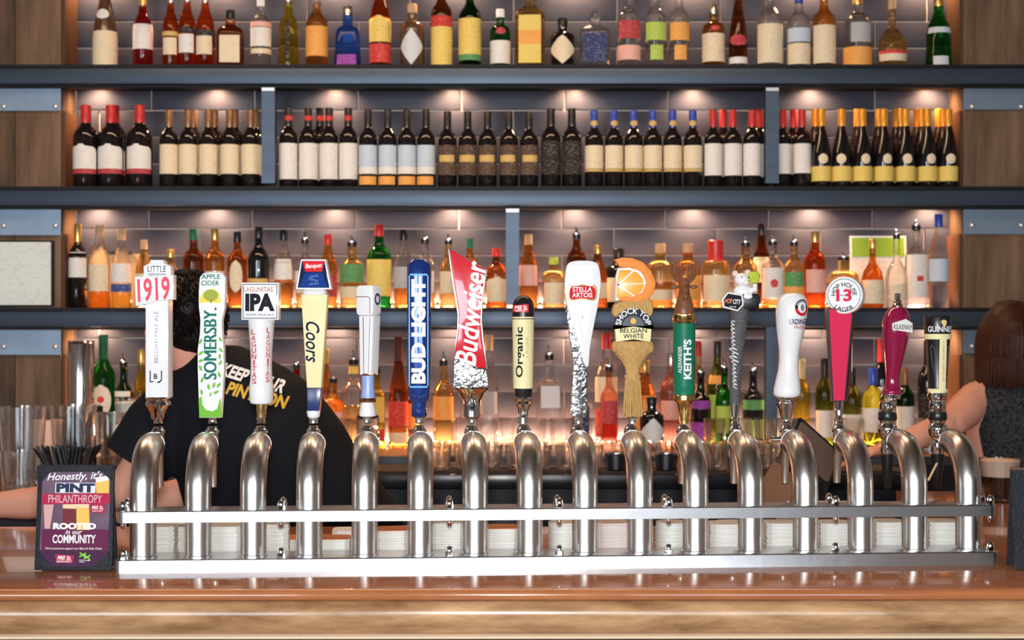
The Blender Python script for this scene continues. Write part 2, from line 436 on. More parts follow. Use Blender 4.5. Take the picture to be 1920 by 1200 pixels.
# ------------------------------------------------------------------ the bar
BZ = 1.07
def bar():
    t = thing('bar_counter', 'long glossy orange brown wooden bar with rounded pale rail', 'bar', (0, 3.217, 0), radians(.25))
    pr = [(.98,BZ-.045),(.98,BZ),(.012,BZ),(.004,BZ-.002),(-.002,BZ-.008),(-.003,BZ-.016),(.0,BZ-.022),(.004,BZ-.024)]
    def ext(pr, x0, x1):
        b = MB(); n = len(pr)
        b.add([(x0,p[0],p[1]) for p in pr]+[(x1,p[0],p[1]) for p in pr], [(i,(i+1)%n,n+(i+1)%n,n+i) for i in range(n)]+[tuple(range(n)),tuple(range(n,2*n))[::-1]]); return b
    obj('bar_top', ext(pr, -2.6, 2.6), BARTOP, t, smooth=50)
    pr2 = smooth_prof([(.02,BZ-.0235),(.0,BZ-.026),(-.012,BZ-.036),(-.017,BZ-.052),(-.014,BZ-.070),(-.004,BZ-.086),(.006,BZ-.094)], 4)+[(.05,BZ-.095),(.05,BZ-.0235)]
    obj('bar_rail', ext(pr2, -2.6, 2.6), BARNOSE, t, smooth=60)
    obj('trim_bead', ext([(-.002,BZ-.096),(-.006,BZ-.099),(-.006,BZ-.103),(-.001,BZ-.105),(.05,BZ-.105),(.05,BZ-.096)], -2.6, 2.6), mat('bead_wood', (.72,.55,.38), .3), t)
    obj('front_panel', MB().box((0,.065,(BZ-.105)/2), (5.2,.03,BZ-.105)), BARN, t)
    obj('back_panel', MB().box((0,.90,(BZ-.045)/2), (5.2,.03,BZ-.045)), DARKCAB, t)
bar()
rt = thing('bar_return', 'wooden return of the bar under the pint of dark beer', 'bar', (0,0,0))
obj('return_top', MB().box((1.95,4.64,BZ-.025), (1.35,.84,.05)), BARTOP, rt); obj('return_panel', MB().box((1.95,4.63,(BZ-.05)/2), (1.25,.78,BZ-.05)), DARKCAB, rt)
lg = thing('service_ledge', 'low dark service ledge holding glasses and straws beside the leaning man', 'ledge', (0,0,0))
obj('ledge_top', MB().box((-1.66,4.58,.97), (1.00,.30,.02)), BARTOP, lg); obj('ledge_step', MB().box((-1.66,4.955,1.09), (1.00,.43,.02)), BARTOP, lg)
obj('ledge_body', MB().box((-1.66,4.58,.48), (.96,.28,.96)), DARKCAB, lg); obj('step_body', MB().box((-1.66,4.955,.54), (.96,.42,1.08)), DARKCAB, lg)
LZ = 1.1008

# ------------------------------------------------------------------ beer tower
PH = radians(3.5)
tower = thing('beer_tower', 'long brushed steel beer tower with sixteen bent pipes bolted between two plates', 'beer tower', (0, 3.527, BZ), PH)
pipe_px = [268,372,475,580,684,788,891,993,1097,1200,1304,1407,1510,1613,1714,1815]
hand_px = [297,398,489,588,687,786,884,982,1083,1183,1281,1379,1475,1573,1664,1758]
def tloc(px, off=0.):           # position along the tower for a pixel, at local depth off
    k = (px-960)/F
    # world = P0 + t*u + off*n
    # x = t cos - off sin ; y = 3.527 + t sin + off cos ; x = k y
    return (k*(3.527+off*cos(PH))+off*sin(PH))/(cos(PH)-k*sin(PH))
def plate(name, pxa, pxb, y0, y1, z0, z1):
    a, b = tloc(pxa, y0), tloc(pxb, y0); n = []
    r = .018
    out = rrect(a, b, y0, y1, r, 5)     # (x, y)
    m = MB(); k = len(out)
    bv = .002
    rings = [(z0, 0), (z1-bv, 0), (z1, bv)]
    V = []
    for z, i in rings:
        for x, y in out:
            V.append((x-(i if x > (a+b)/2 else -i), y-(i if y > (y0+y1)/2 else -i), z))
    Fc = [(r_*k+i, r_*k+(i+1)%k, (r_+1)*k+(i+1)%k, (r_+1)*k+i) for r_ in range(2) for i in range(k)]+[tuple(range(k))[::-1], tuple(2*k+i for i in range(k))]
    return obj(name, m.add(V, Fc), PLATE, tower)
plate('base_plate', 211, 1876, -.058, .062, .0, .030)
plate('top_plate', 217, 1871, -.050, .040, .112, .138)
pm = MB(); path = [(0,0,.028),(0,0,.173)]
for i in range(1, 10): a = pi/2*i/9; path.append((0, .10-.10*cos(a), .173+.10*sin(a)))
path.append((0,.115,.273))
pm.tube(path, .0302, 24); pipe_me = pm.mesh('pipe', 50)
ring_me = MB().tube([(0,.1135,.273),(0,.1185,.273)], .0308, 24).mesh('pipe_ring', 40)
fl = MB().lathe([(.0302,.0),(.0325,0),(.0325,.003),(.0302,.004)], 24, c=(0,0,.0295), cap=False).mesh('flange', 30)
for i, px in enumerate(pipe_px):
    x = tloc(px)
    p = obj('pipe', pipe_me, STEEL, tower, (x,0,0)); obj('end_ring', ring_me, CHROME, p); obj('flange', fl, STEEL, p)
nut = MB(); nut.lathe([(.0095,0),(.0095,.009)], 6); nut.lathe([(.0085,.009),(.0085,.013),(.007,.018),(.004,.0215),(.0005,.0225)], 14)
nut_me = nut.mesh('nut', 35)
nut_dn = MB().lathe([(.0001,-.016),(.004,-.015),(.007,-.010),(.0075,0)], 14).mesh('nut_d', 40)
for px in (231,527,843,1049,1254,1567,1857):
    for off in (-.036, .022):
        x = tloc(px, -.036) if px not in (843,527) else tloc(px, -.036)
        obj('acorn_nut', nut_me, CHROME, tower, (x, off, .138))
        if off < 0:
            obj('bolt_end', nut_dn, CHROME, tower, (x, off, .112)); obj('acorn_nut', nut_me, CHROME, tower, (x, off+.002, .030))
# faucets behind the pipes
HD = []
def faucet(i):
    px = hand_px[i]; off = .21; x = tloc(px, off)
    x = tloc(pipe_px[i]) if abs(x-tloc(pipe_px[i])) > .02 else x
    z = .273
    f = obj('faucet', MB().tube([(0,.115-off,0),(0,-.03,0),(0,.0,0)], [.017,.014,.013], 14), CHROME, tower, (x, off, z))
    big = i >= 14
    if big:
        b = MB().lathe([(.014,-.040),(.017,-.032),(.017,-.008),(.013,.0),(.020,.008),(.024,.020),(.024,.03),(.018,.038),(.021,.046),(.021,.068),(.019,.072),(.0205,.074),(.0205,.094)], 18)
        obj('valve_body', b, CHROME, f)
        obj('nozzle', MB().lathe([(.006,-.125),(.008,-.123),(.015,-.06),(.017,-.040)], 16), BLACKP, f, label='black tapered nozzle')
        obj('black_collar', MB().lathe([(.0215,.046),(.0235,.050),(.0225,.062),(.020,.070)], 18), BLACKP, f)
    else:
        obj('valve_body', MB().lathe([(.012,-.03),(.015,-.02),(.015,.012),(.012,.018)], 16), CHROME, f)
        obj('spout', MB().tube([(0,.0,-.02),(0,.012,-.045),(0,.02,-.11)], [.012,.011,.009], 12), STEEL, f)
        obj('ferrule', MB().lathe(smooth_prof([(.016,.016),(.0175,.022),(.0165,.028),(.0125,.033),(.0110,.038)], 3), 16), CHROME, f)
    if i == 12:
        obj('lever', MB().tube([(0,0,.0),(-.045,-.01,.0)], [.009,.007], 12).tube([(-.042,-.01,.0),(-.05,-.012,.02)], [.005,.004], 8), CHROME, f)
    return f
for i in range(16): faucet(i)
cw = obj('wire_tag', MB().tube([(0,0,0),(-.03,-.01,-.05)], .003, 6), mat('straw_tan', (.7,.55,.3), .5), tower, (tloc(1760,.2), .20, .22))

# ------------------------------------------------------------------ tap handles
def tz(i):
    x = tloc(hand_px[i], .21); return 3.527+x*sin(PH)+.21*cos(PH)
class Handle:
    def __init__(s, i, label, base=796, ax=None, group=None):
        s.ax = ax or hand_px[i]; s.D = tz(i); s.k = s.D/F; s.by = base
        p = W(s.ax, base, s.D)
        s.o = thing('tap_handle', label, 'tap handle', p, 0, group); s.par = s.o
    def X(s, px): return (px-s.ax)*s.k
    def Z(s, py): return (s.by-py)*s.k
    def lathe(s, name, pts, m, ax=None, seg=24, n=2., dep=1., sm=0, par=None, label=None, smooth=40):
        a = s.X(ax) if ax is not None else 0
        pr = [(max(r,.1)*s.k, s.Z(y)) for y, r in pts]
        if sm: pr = smooth_prof(pr, sm)
        return obj(name, MB().lathe(pr, seg, n, dep, (a,0,0)), m, par or s.o, smooth=smooth, label=label)
    def board(s, name, pts, m, y0, y1, bev=1.5, sm=0, par=None, label=None):
        out = [(s.X(x), s.Z(y)) for x, y in pts]
        if sm: out = bezier_outline(out, sm)
        return obj(name, MB().prism(out, y0*s.k, y1*s.k, bev*s.k), m, par or s.o, label=label)
    def text(s, t, cx, cy, w, h, m, y=0., rot=0, bold=.01, shear=0., R=None, cyl=None, arc=None, par=None, space=1., skew=0.):
        me = text_mesh(t, s.X(cx), s.Z(cy), w*s.k, h*s.k if h else None, rot, bold, shear, y*s.k, R*s.k if R else None, s.X(cyl) if cyl else 0., arc*s.k if arc else None, space, skew)
        return obj('lettering', me, m, par or s.o)
    def shape(s, name, pts, m, y, sm=0, par=None):      # flat print
        out = [(s.X(x), s.Z(yy)) for x, yy in pts]
        if sm: out = bezier_outline(out, sm)
        me = bpy.data.meshes.new(name); me.from_pydata([(a, y*s.k, b) for a, b in out], [], [tuple(range(len(out)))])
        return obj(name, me, m, par or s.o)
def oval(cx, cy, rx, ry, n=20): return [(cx+rx*cos(2*pi*k/n), cy+ry*sin(2*pi*k/n)) for k in range(n)]
def rect(x0, x1, y0, y1): return [(x0,y0),(x1,y0),(x1,y1),(x0,y1)]

GREEN = mat('deep_green_ink', (.0,.16,.11), .45); LEAF = mat('leaf_green', (.16,.48,.03), .45)
# 1 white 1919
h = Handle(0, 'white square tap handle with red 1919 sign board at its top')
h.board('body', rect(276,320,745,545), WHITEG, -18, 18, 4)
h.board('crest', [(274,521),(274,500),(279,497),(284,495),(287,488),(310,488),(313,495),(318,497),(325,500),(325,521)], WHITEG, -21, 6, 1.5)
sg = h.board('number_sign', [(258,519),(331,516),(331,562),(300,565),(280,571),(260,574)], WHITEG, -25, -2, 2)
h.text('1919', 294, 543, 60, 44, mat('coral_red', (.80,.07,.12), .4), -25.4, 2, .025, par=sg, skew=.06)
h.text('LITTLE', 299, 505, 34, 11, INK, -21.4, 0, .0); h.shape('rule', rect(282,316,514,515.2), INK, -21.4)
h.text('BROWN JUG', 299, 518, 26, 3, INK, -21.4, 0, .0)
h.text('BELGIAN PALE ALE', 297, 632, 96, 7, mat('grey_ink', (.2,.2,.22), .5), -18.4, 90, .0)
h.text('B', 296, 705, 7, 10, INK, -18.4, 0, .02)
for pts in ([(285,694),(287,694),(287,714),(292,714),(292,716),(285,716)], [(306,694),(308,694),(308,712),(304,717),(299,717),(299,715),(303,714),(306,711)]): h.shape('emblem_bracket', pts, INK, -18.4)
h.lathe('ferrule', [(744,23),(747,24),(751,21),(754,23),(759,24),(764,20),(770,17),(778,14),(784,13),(786,10),(789,8),(793.5,9)], CHROME)
# 2 apple cider
h = Handle(1, 'wavy white paddle tap handle for apple cider with green leaves and tree', ax=399)
h.board('paddle', [(376,520),(383,512),(400,510),(417,512),(424,520),(424,550),(423,578),(418,600),(418,620),(421,650),(422,690),(419,740),(416,783),(375,783),(373,720),(372,690),(372,655),(376,625),(377,600),(374,575),(374,545)], WHITEG, -9, 9, 2)
h.text('APPLE', 397, 519, 35, 9, GREEN, -9.4, 0, .015); h.text('CIDER', 396, 531, 34, 9, GREEN, -9.4, 0, .015)
h.shape('tree_glow', [(376,568),(377,558),(382,549),(390,543),(398,541),(407,544),(414,552),(417,568)], mat('sun_yellow', (.85,.68,.10), .45), -9.3)
h.shape('tree_crown', oval(397,554,14,11), mat('tree_olive', (.36,.40,.06), .5), -9.5, 0); h.shape('tree_trunk', rect(396,399,562,568), mat('trunk_brown', (.25,.2,.05), .5), -9.6)
h.shape('green_field', [(376,782),(374,748),(380,742),(381,758),(388,768),(400,771),(409,766),(413,752),(416,745),(417,782)], LEAF, -9.3)
h.shape('apple', oval(396,755,14,13), WHITE, -9.5); h.shape('apple_stalk', [(394,743),(396,736),(399,735),(397,743)], LEAF, -9.6)
random.seed(3)
for lx, ly, a in ((378,640,60),(415,636,120),(379,662,40),(416,656,130),(378,690,110),(415,680,60),(381,712,70),(413,702,110),(412,722,50),(380,735,100),(403,722,70),(393,725,100),(407,735,30),(379,676,20),(414,668,90)):
    c, n = cos(radians(a)), sin(radians(a)); L = 6.5
    h.shape('leaf', [(lx+c*L*u-n*v*2.6, ly-(n*L*u+c*v*2.6)) for u, v in ((-1,0),(-.3,1),(.4,.9),(1,0),(.3,-.9),(-.4,-.8))], LEAF, -9.35)
for q in (-1.1, 0, 1.1): h.text('SOMERSBY.', 396, 644+q, 133, 24, GREEN, -9.7-.05*q, 90, .0)
h.lathe('stem', [(783,9),(786,8),(790,7.5),(793.5,9)], CHROME)
# 3 IPA
h = Handle(2, 'white round tap handle topped by a square black and white IPA sign', ax=490)
h.lathe('body', [(598,24),(606,24.5),(660,20.5),(690,20),(712,21),(722,22.5),(728,23),(750,22),(756,20),(758,14)], WHITEG, sm=3)
sg = h.board('square_sign', rect(455,525,600,530), WHITEG, -16, 8, 2)
for r in (rect(458,522,533,534.2), rect(458,522,596,597.2), rect(458,459.2,533,597), rect(520.8,522,533,597)): h.shape('frame_line', r, INK, -16.3, par=sg)
h.text('LAGUNITAS', 487, 543, 54, 9, mat('rust_ink', (.5,.14,.1), .5), -16.4, 0, .005, par=sg); h.text('IPA', 490, 567, 55, 33, INK, -16.4, 0, .06, par=sg); h.text('INDIA PALE ALE', 490, 590, 52, 4, mat('grey_ink'), -16.4, par=sg)
for j, ch in enumerate('LAGUNITAS'):
    h.text(ch, 478+j*.2, 622+j*11.5, 3 if ch == 'I' else 10, 10, REDP, 0, -4, .004, R=24.2-(j*.45 if j < 6 else 2.6-(j-6)*.3), cyl=490)
    h.text(ch, 508-j*.3, 619+j*11.5, 3 if ch == 'I' else 8, 10, REDP, 0, -4, .004, R=24.2-(j*.45 if j < 6 else 2.6-(j-6)*.3), cyl=490)
h.lathe('gold_ferrule', [(757,10),(770,9.5),(783,8)], BRASS, seg=10); h.lathe('stem', [(782,10),(785,9),(792,8),(793.5,9)], CHROME)
# 4 Coors banquet
h = Handle(3, 'pale yellow tapered tap handle with navy foot and red and blue crest', ax=590)
h.board('body', [(566,552),(616,552),(604,727),(577,727)], CREAM, -14, 12, 2.5)
h.board('navy_foot', [(577,727),(604,727),(600,770),(578,770)], NAVY, -13, 11, 1.5); h.lathe('white_foot', [(769,12),(771,13),(779,12),(783,10)], WHITEG, ax=588); h.lathe('stem', [(783,9),(788,8),(793.5,9)], CHROME, ax=588)
h.lathe('neck', [(543,20),(547,23),(553,22)], WHITEG, ax=591, n=4)
cr = h.board('crest', [(557,543),(567,487),(613,487),(624,543)], WHITEG, -20, 10, 1.5)
h.shape('crest_field', [(561,540),(569,490),(611,490),(620,540)], mat('navy_print', (.008,.015,.06), .7), -20.3, par=cr)
h.shape('crest_red', [(570,490.5),(611,490.5),(606,510),(575,510)], mat('crest_red', (.72,.02,.03), .7), -20.5, par=cr); h.shape('crest_blue', [(575,512),(606,512),(617,539),(564,539)], mat('crest_blue', (.006,.04,.25), .7), -20.5, par=cr)
h.text('Banquet', 591, 500, 31, 11, WHITE, -20.8, 3, .02, .2, par=cr); [obj('emblem_stroke', script_mesh(h.X(591), h.Z(yy), 17*h.k, 5*h.k, rr, 3, -20.8*h.k, .0006), mat('crest_line', (.30,.40,.62), .6), cr) for yy, rr in ((519,10),(526,-14),(533,6))]
h.text('Coors', 588, 641, 76, 26, mat('navy_print'), -14.4, -90, .012, .3)
# 5 white with ribbon seal
h = Handle(4, 'slim white tap handle with blue sleeve, copper rings and round blue seal', ax=690)
h.o.rotation_euler.z = radians(-24)
h.board('head', rrect(672,709,535,592,8), WHITEG, -15, 15, 4)
h.shape('red_line', [(674,556),(699,556),(703,560),(703,588),(701.8,588),(701.8,561),(698.5,557.3),(674,557.3)], COPPER, -15.3)
sl = obj('seal', MB().lathe([(.0001,.001),(.0165,.001),(.0175,0)], 20), WHITEG, h.o, (h.X(709.3), 0, h.Z(561))); sl.rotation_euler = (0, pi/2, 0)
s2 = obj('seal_ring', MB().lathe([(.009,.0016),(.0145,.0016)], 20, cap=False), NAVY, sl)
h.board('stem_body', [(677,592),(709,592),(704,703),(679,703)], WHITEG, -13, 13, 3)
h.shape('stripe', [(686.5,595),(688,595),(689,702),(687.8,702)], COPPER, -13.4); h.shape('stripe', [(701,595),(702,595),(698.5,702),(697.7,702)], COPPER, -13.4)
h.lathe('copper_ring', [(700,13),(702,14.5),(704,13)], COPPER, ax=691); h.lathe('blue_sleeve', [(704,12),(725,11.5),(738,12.5),(748,14)], mat('porcelain_blue', (.20,.32,.72), .3, noise=.5, nscale=40, stretch=(3,3,.4), col2=(.42,.52,.85)), ax=690)
h.lathe('copper_ring', [(746,14),(750,15.5),(754,14)], COPPER, ax=690); h.lathe('foot', [(754,12),(762,13.5),(775,16),(780,15.5),(782,10)], WHITEG, ax=689); h.lathe('stem', [(782,9),(788,7.5),(793.5,9)], CHROME, ax=688)
# 6 Bud Light
h = Handle(5, 'navy blue metallic column tap handle with pale blue outlined panel', ax=786)
MN = mat('metallic_navy', (.015,.05,.26), .18, .4, coat=1.)
h.lathe('body', [(487,15),(490,18),(497,22.5),(520,23),(660,22),(735,20.5),(748,19),(753,14)], MN, n=2.6); h.lathe('neck', [(752,14.5),(760,14),(779,14.5),(782,12)], MN, seg=10); h.lathe('stem', [(782,9),(788,7.5),(793.5,9)], CHROME)
LB = mat('sky_blue_line', (.16,.50,.90), .4)
for r in (rect(768,804.5,514,517), rect(768,804.5,723,726), rect(768,770,514,726), rect(802.5,804.5,514,726)): h.shape('outline', r, LB, -23.2)
h.text('BUD LIGHT', 786, 621, 194, 27, WHITE, -23.6, 90, .05)
# 7 Budweiser
h = Handle(6, 'red bow-tie tap handle with white script and silver foil base', ax=885)
bt = h.board('bow_tie', [(843,467),(911,506),(903,556),(901,602),(905,640),(912,690),(882,686),(852,668),(859,620),(861,590),(853,540)], mat('glossy_red', (.66,.012,.025), .2, coat=.8), -13, 10, 2)
h.board('silver_edge', [(840,468),(843,465),(914,506),(906,556),(904,602),(908,640),(915,692),(850,672),(857,620),(858,590),(850,540)], mat('silver_rim', (.8,.8,.8), .2, 1.), -9, 12, 1)
h.board('foil_base', [(853,668),(882,684),(912,692),(917,727),(849,727)], mat('silver_foil', (.8,.8,.82), .18, 1., bump=1., bscale=90), -16, 14, 3)
h.lathe('socket', [(727,33),(730,31),(737,22),(750,17),(765,15),(780,16),(783,12)], CHROME, seg=10); h.lathe('stem', [(783,9),(788,7.5),(793.5,9)], CHROME)
h.text('Budweiser', 883, 587, 196, 40, WHITE, -13.6, 84, .02, .25)
# 8 organic lager
h = Handle(7, 'cream cylinder tap handle with rounded black top and red badge', ax=981)
h.lathe('body', [(592,20.3),(600,20.5),(728,18.5)], CREAM); h.lathe('black_top', [(554,4),(556,10),(562,16),(570,19.5),(580,20.6),(594,20.8)], BLACKP, sm=2)
h.lathe('line', [(597,20.8),(598.5,20.8)], INK); h.lathe('black_foot', [(728,17.5),(740,16.5),(746,14)], BLACKP)
h.lathe('ferrule', [(744,16),(748,17),(752,14),(757,16),(762,13),(768,10),(784,9),(793.5,10)], CHROME)
bd = text_mesh('Mill St.', h.X(976), h.Z(577), 26*h.k, 9*h.k, 3, .02, .2, 0, 21.6*h.k)
h.shape('badge', [(962,573),(991,570),(991,586),(962,585)], REDP, -21.0); obj('lettering', text_mesh('Mill St.', h.X(977), h.Z(577), 24*h.k, 9*h.k, 3, .02, .2, -21.4*h.k), WHITE, h.o); h.text('BREWERY', 977, 583, 20, 3, WHITE, -21.4)
h.text('Organic', 975, 660, 94, 19, INK, 0, 90, .02, R=20.4, cyl=981); h.text('LAGER', 988, 650, 40, 5, mat('tan_ink', (.55,.45,.2), .5), 0, 90, .0, R=20.4, cyl=981)
# 9 Stella chalice
h = Handle(8, 'white chalice shaped tap handle twisting into a silver stem', ax=1091)
h.board('chalice', [(1062,500),(1072,491),(1091,489),(1112,491),(1122,500),(1126,530),(1122,565),(1114,605),(1106,650),(1103,684),(1096,684),(1086,650),(1075,615),(1062,570),(1058,535)], WHITEG, -16, 16, 2.2, sm=4)
h.board('silver_stem', [(1060,570),(1070,592),(1080,620),(1092,655),(1100,690),(1101,730),(1098,781),(1072,781),(1071,740),(1074,690),(1070,650),(1065,610)], mat('hammered_silver', (.75,.76,.78), .16, 1., bump=1., bscale=70), -12, 12, 2.2, sm=3)
h.lathe('stem', [(780,10),(786,8),(793.5,9)], CHROME, ax=1085)
h.board('badge', [(1064,548),(1068,535),(1078,538),(1091,533),(1104,538),(1114,534),(1119,545),(1117,560),(1110,564),(1091,561),(1072,564),(1066,560)], mat('gold_rim', (.72,.52,.2), .3, .6), -17, -14, .8, sm=3)
h.board('badge_field', [(1067,548),(1072,538),(1091,536),(1110,538),(1116,548),(1112,561),(1091,559),(1070,561)], REDP, -18, -15, .6, sm=3)
h.text('STELLA', 1091, 543, 36, 9, WHITE, -18.4, 0, .02); h.text('ARTOIS', 1091, 553.5, 38, 9, WHITE, -18.4, 0, .02)
h.shape('scroll', [(1076,535),(1084,529),(1091,525),(1098,529),(1106,535),(1091,532)], mat('gold_rim'), -16.4); obj('small_print', marks_mesh(h.X(1093), h.Z(569.5), 20*h.k, 1.6*h.k, 0, 7, -16.4*h.k), mat('faint_ink', (.55,.58,.66), .6), h.o)
h.shape('star', [(1091+r*cos(a), 594+r*sin(a)) for a, r in [(k*pi/4, 5 if k % 2 == 0 else 1.2) for k in range(8)]], mat('tan_ink'), -16.4)
# 10 wheat beer
WHEAT = mat('carved_wheat', (.66,.42,.16), .6, bump=1., bscale=60, stretch=(3,3,1), noise=.6, nscale=60, col2=(.40,.22,.07))
h = Handle(9, 'carved wheat sheaf tap handle topped by an orange wedge', ax=1186)
h.lathe('sheaf', [(640,36),(648,40),(660,36),(676,22),(690,14),(706,13),(712,14),(722,15),(745,17),(770,19),(781,18)], WHEAT, sm=2, dep=.5, seg=32)
for k in range(-4, 5): obj('straw', MB().tube([(h.X(1186+k*3.2), -.012+abs(k)*.0014, h.Z(712)), (h.X(1186+k*4.2), -.0155+abs(k)*.0018, h.Z(780))], .0027, 6), WHEAT, h.o)
obj('tie', MB().lathe([(14.5*h.k,-.004),(16*h.k,0),(14.5*h.k,.004)], 20, dep=.55, c=(0,0,h.Z(706)), cap=False), WHEAT, h.o)
for k in range(9): obj('wheat_ear', MB().ell((h.X(1152+k*8.5), -.006, h.Z(652-3*sin(pi*k/8))), (.008,.010,.013), 8, 6), WHEAT, h.o)
h.board('crown', [(1148,590),(1150,572),(1160,566),(1175,562),(1200,562),(1216,560),(1223,570),(1222,590),(1205,598),(1165,598)], WHEAT, -12, 12, 4, sm=3)
h.board('arch', [(1149,612)]+[(1186-37*cos(pi*k/12), 614-36*sin(pi*k/12)) for k in range(13)]+[(1223,612),(1210,617),(1162,617)], mat('arch_black', (.03,.032,.04), .4), -17, 6, 1.5)
h.shape('arch_core', [(1186-20*cos(pi*k/10), 611-19*sin(pi*k/10)) for k in range(11)], mat('slate_ink', (.12,.13,.16), .5), -17.3); h.shape('dot', oval(1186,602,5.5,5.5), mat('amber_ink', (.85,.45,.08), .5), -17.6)
h.text('SHOCK TOP', 1186, 611, 84, 11, WHITE, -17.6, 0, .02, arc=28)
h.board('banner', [(1152,617),(1186,612),(1220,617),(1218,641),(1186,636),(1154,641)], CREAM, -20, 4, 1.2)
h.text('BELGIAN', 1186, 619.5, 50, 8.5, INK, -20.4, 0, .012); h.text('WHITE', 1186, 630, 38, 8.5, INK, -20.4, 0, .012)
wd = h.board('orange_rind', [(1151,487),(1165,483),(1185,484),(1205,492),(1220,508),(1229,530),(1226,548),(1214,561),(1198,567),(1160,564),(1158,556),(1185,556),(1203,548),(1210,530),(1203,512),(1186,503),(1163,502)], mat('orange_rind', (.85,.28,.06), .5, bump=.5, bscale=120), -13, 13, 3)
h.board('orange_pith', [(1158,503),(1180,502),(1198,507),(1209,520),(1212,535),(1206,550),(1192,559),(1153,564),(1153,560),(1154,520)], WHITE, -11, 11, 1, par=wd)
h.board('orange_flesh', [(1160,507),(1178,506),(1194,511),(1204,522),(1207,535),(1202,547),(1190,555),(1155,559),(1155,530)], mat('orange_flesh', (.95,.48,.07), .3, noise=.5, nscale=60, col2=(.9,.36,.04)), -12.5, 0, 2, par=wd)
for q in ([(1155,533),(1205,531),(1205,532.5),(1155,535)], [(1155,535),(1188,556),(1190,554.5),(1157,533)], [(1157,534),(1186,507),(1188,508.5),(1158,536)]): h.shape('segment_line', q, WHITE, -12.9, par=wd)
h.lathe('stem', [(780,10),(786,8),(793.5,9)], CHROME)
# 11 stag
h = Handle(10, 'green cylinder tap handle with brass rings and a carved stag head', ax=1283)
h.lathe('body', [(604,20.5),(608,21),(720,20),(728,21),(732,19.5),(740,20)], mat('bottle_green', (.012,.17,.095), .4)); h.lathe('brass_ring', [(588,20),(590,22.5),(600,22.5),(602,21),(606,22),(607,20)], BRASS)
h.lathe('brass_ferrule', [(739,19),(741,21),(749,21),(752,17),(757,13),(770,11),(782,9),(793.5,9)], BRASS, seg=12); h.text("KEITH'S", 1287, 673, 74, 16, WHITE, 0, 90, .035, R=21.2, cyl=1283); h.text('ALEXANDER', 1272, 674, 50, 7.5, WHITE, 0, 90, .012, R=21.2, cyl=1283)
STAG = mat('stag_brown', (.20,.075,.032), .35, bump=.5, bscale=80)
sgm = MB(); kk = h.k
sgm.lathe(smooth_prof([(19*kk,h.Z(590)),(18.5*kk,h.Z(580)),(15*kk,h.Z(565)),(11*kk,h.Z(552)),(10*kk,h.Z(542)),(11*kk,h.Z(535)),(8*kk,h.Z(524)),(3*kk,h.Z(520))], 2), 16, dep=.9)
sgm.ell((0,-.012,h.Z(545)), (.010,.016,.018), 12, 8); sgm.ell((0,-.022,h.Z(556)), (.007,.010,.010), 10, 6)
obj('stag_head', sgm, STAG, h.o)
for sx in (-1, 1):
    obj('ear', MB().ell((h.X(1283+sx*18), -.002, h.Z(538)), (.010,.004,.005), 10, 6), STAG, h.o)
    an = MB()
    an.tube([(h.X(1283+sx*6),0,h.Z(530)),(h.X(1283+sx*16),.002,h.Z(522)),(h.X(1283+sx*24),.0,h.Z(508)),(h.X(1283+sx*24),-.004,h.Z(496)),(h.X(1283+sx*17),-.006,h.Z(487))], [.005,.0048,.004,.0035,.0018], 8)
    for (xa, ya, xb, yb, xc, yc) in ((13,524,11,508,12,490),(18,520,17,505,19,489),(22,512,27,502,27,492),(9,527,5,512,6,492)):
        an.tube([(h.X(1283+sx*xa),-.002,h.Z(ya)),(h.X(1283+sx*xb),-.008,h.Z(yb)),(h.X(1283+sx*xc),-.010,h.Z(yc))], [.0038,.0032,.0016], 8)
    obj('antler', an, STAG, h.o)
# 12 grey stick with white mouse
h = Handle(11, 'grey textured stick tap handle with hexagon badge, white animal figure and green hop', ax=1381)
STK = mat('grey_bark', (.15,.15,.155), .5, bump=1., bscale=160, noise=.6, nscale=150, col2=(.05,.05,.055))
obj('stick', MB().tube([(h.X(1378),0,h.Z(758)),(h.X(1379),0,h.Z(700)),(h.X(1383),0,h.Z(640)),(h.X(1388),0,h.Z(572))], [9.5*h.k,11*h.k,14*h.k,17*h.k], 18), STK, h.o)
h.lathe('ferrule', [(757,9.5),(760,9),(782,7.5),(784,9),(790,7),(793.5,9)], CHROME, ax=1378)
h.board('black_base', [(1374,560),(1380,551),(1420,551),(1424,558),(1421,578),(1376,582)], BLACKP, -16, 16, 3)
hx = h.board('hexagon_badge', [(1350,562),(1361,548),(1389,552),(1391,572),(1380,584),(1353,577)], WHITEG, -24, -14, 1)
h.shape('badge_field', [(1353,562),(1362,551),(1386,555),(1388,571),(1379,581),(1355,574.5)], INK, -24.3, par=hx)
h.text('HOP', 1362.5, 564.5, 14, 9, mat('hop_orange', (.8,.25,.12), .5), -24.6, -3, .02, par=hx); h.text('CITY', 1378, 566, 14, 9, WHITE, -24.6, -3, .02, par=hx); obj('small_print', marks_mesh(h.X(1371), h.Z(575.5), 12*h.k, 2*h.k, -3, 5, -24.6*h.k), WHITE, hx)
ms = MB(); c = lambda x, y, d=0.: (h.X(x), d, h.Z(y))
ms.ell(c(1394,548), (.026,.020,.020), 16, 10); ms.ell(c(1390,524,-.008), (.019,.018,.016), 16, 10); ms.ell(c(1396,530,-.022), (.008,.010,.007), 10, 8)
ms.tube([c(1404,545,-.008), c(1414,543,-.018), c(1413,532,-.02)], [.008,.007,.006], 10); ms.ell(c(1400,556,-.008), (.02,.016,.012), 12, 8)
mo = obj('animal_figure', ms, WHITEG, h.o, label='white squirrel-like figure')
for ex, ey in ((1378,513),(1402,511)): obj('ear', MB().ell(c(ex,ey,-.004), (.0075,.003,.0075), 12, 8), mat('ear_pink', (.72,.55,.5), .5), mo)
for ex in (1388,1401): obj('eye', MB().ell(c(ex,521,-.0245), (.0018,.0018,.0018), 8, 6), INK, mo)
hp = MB()
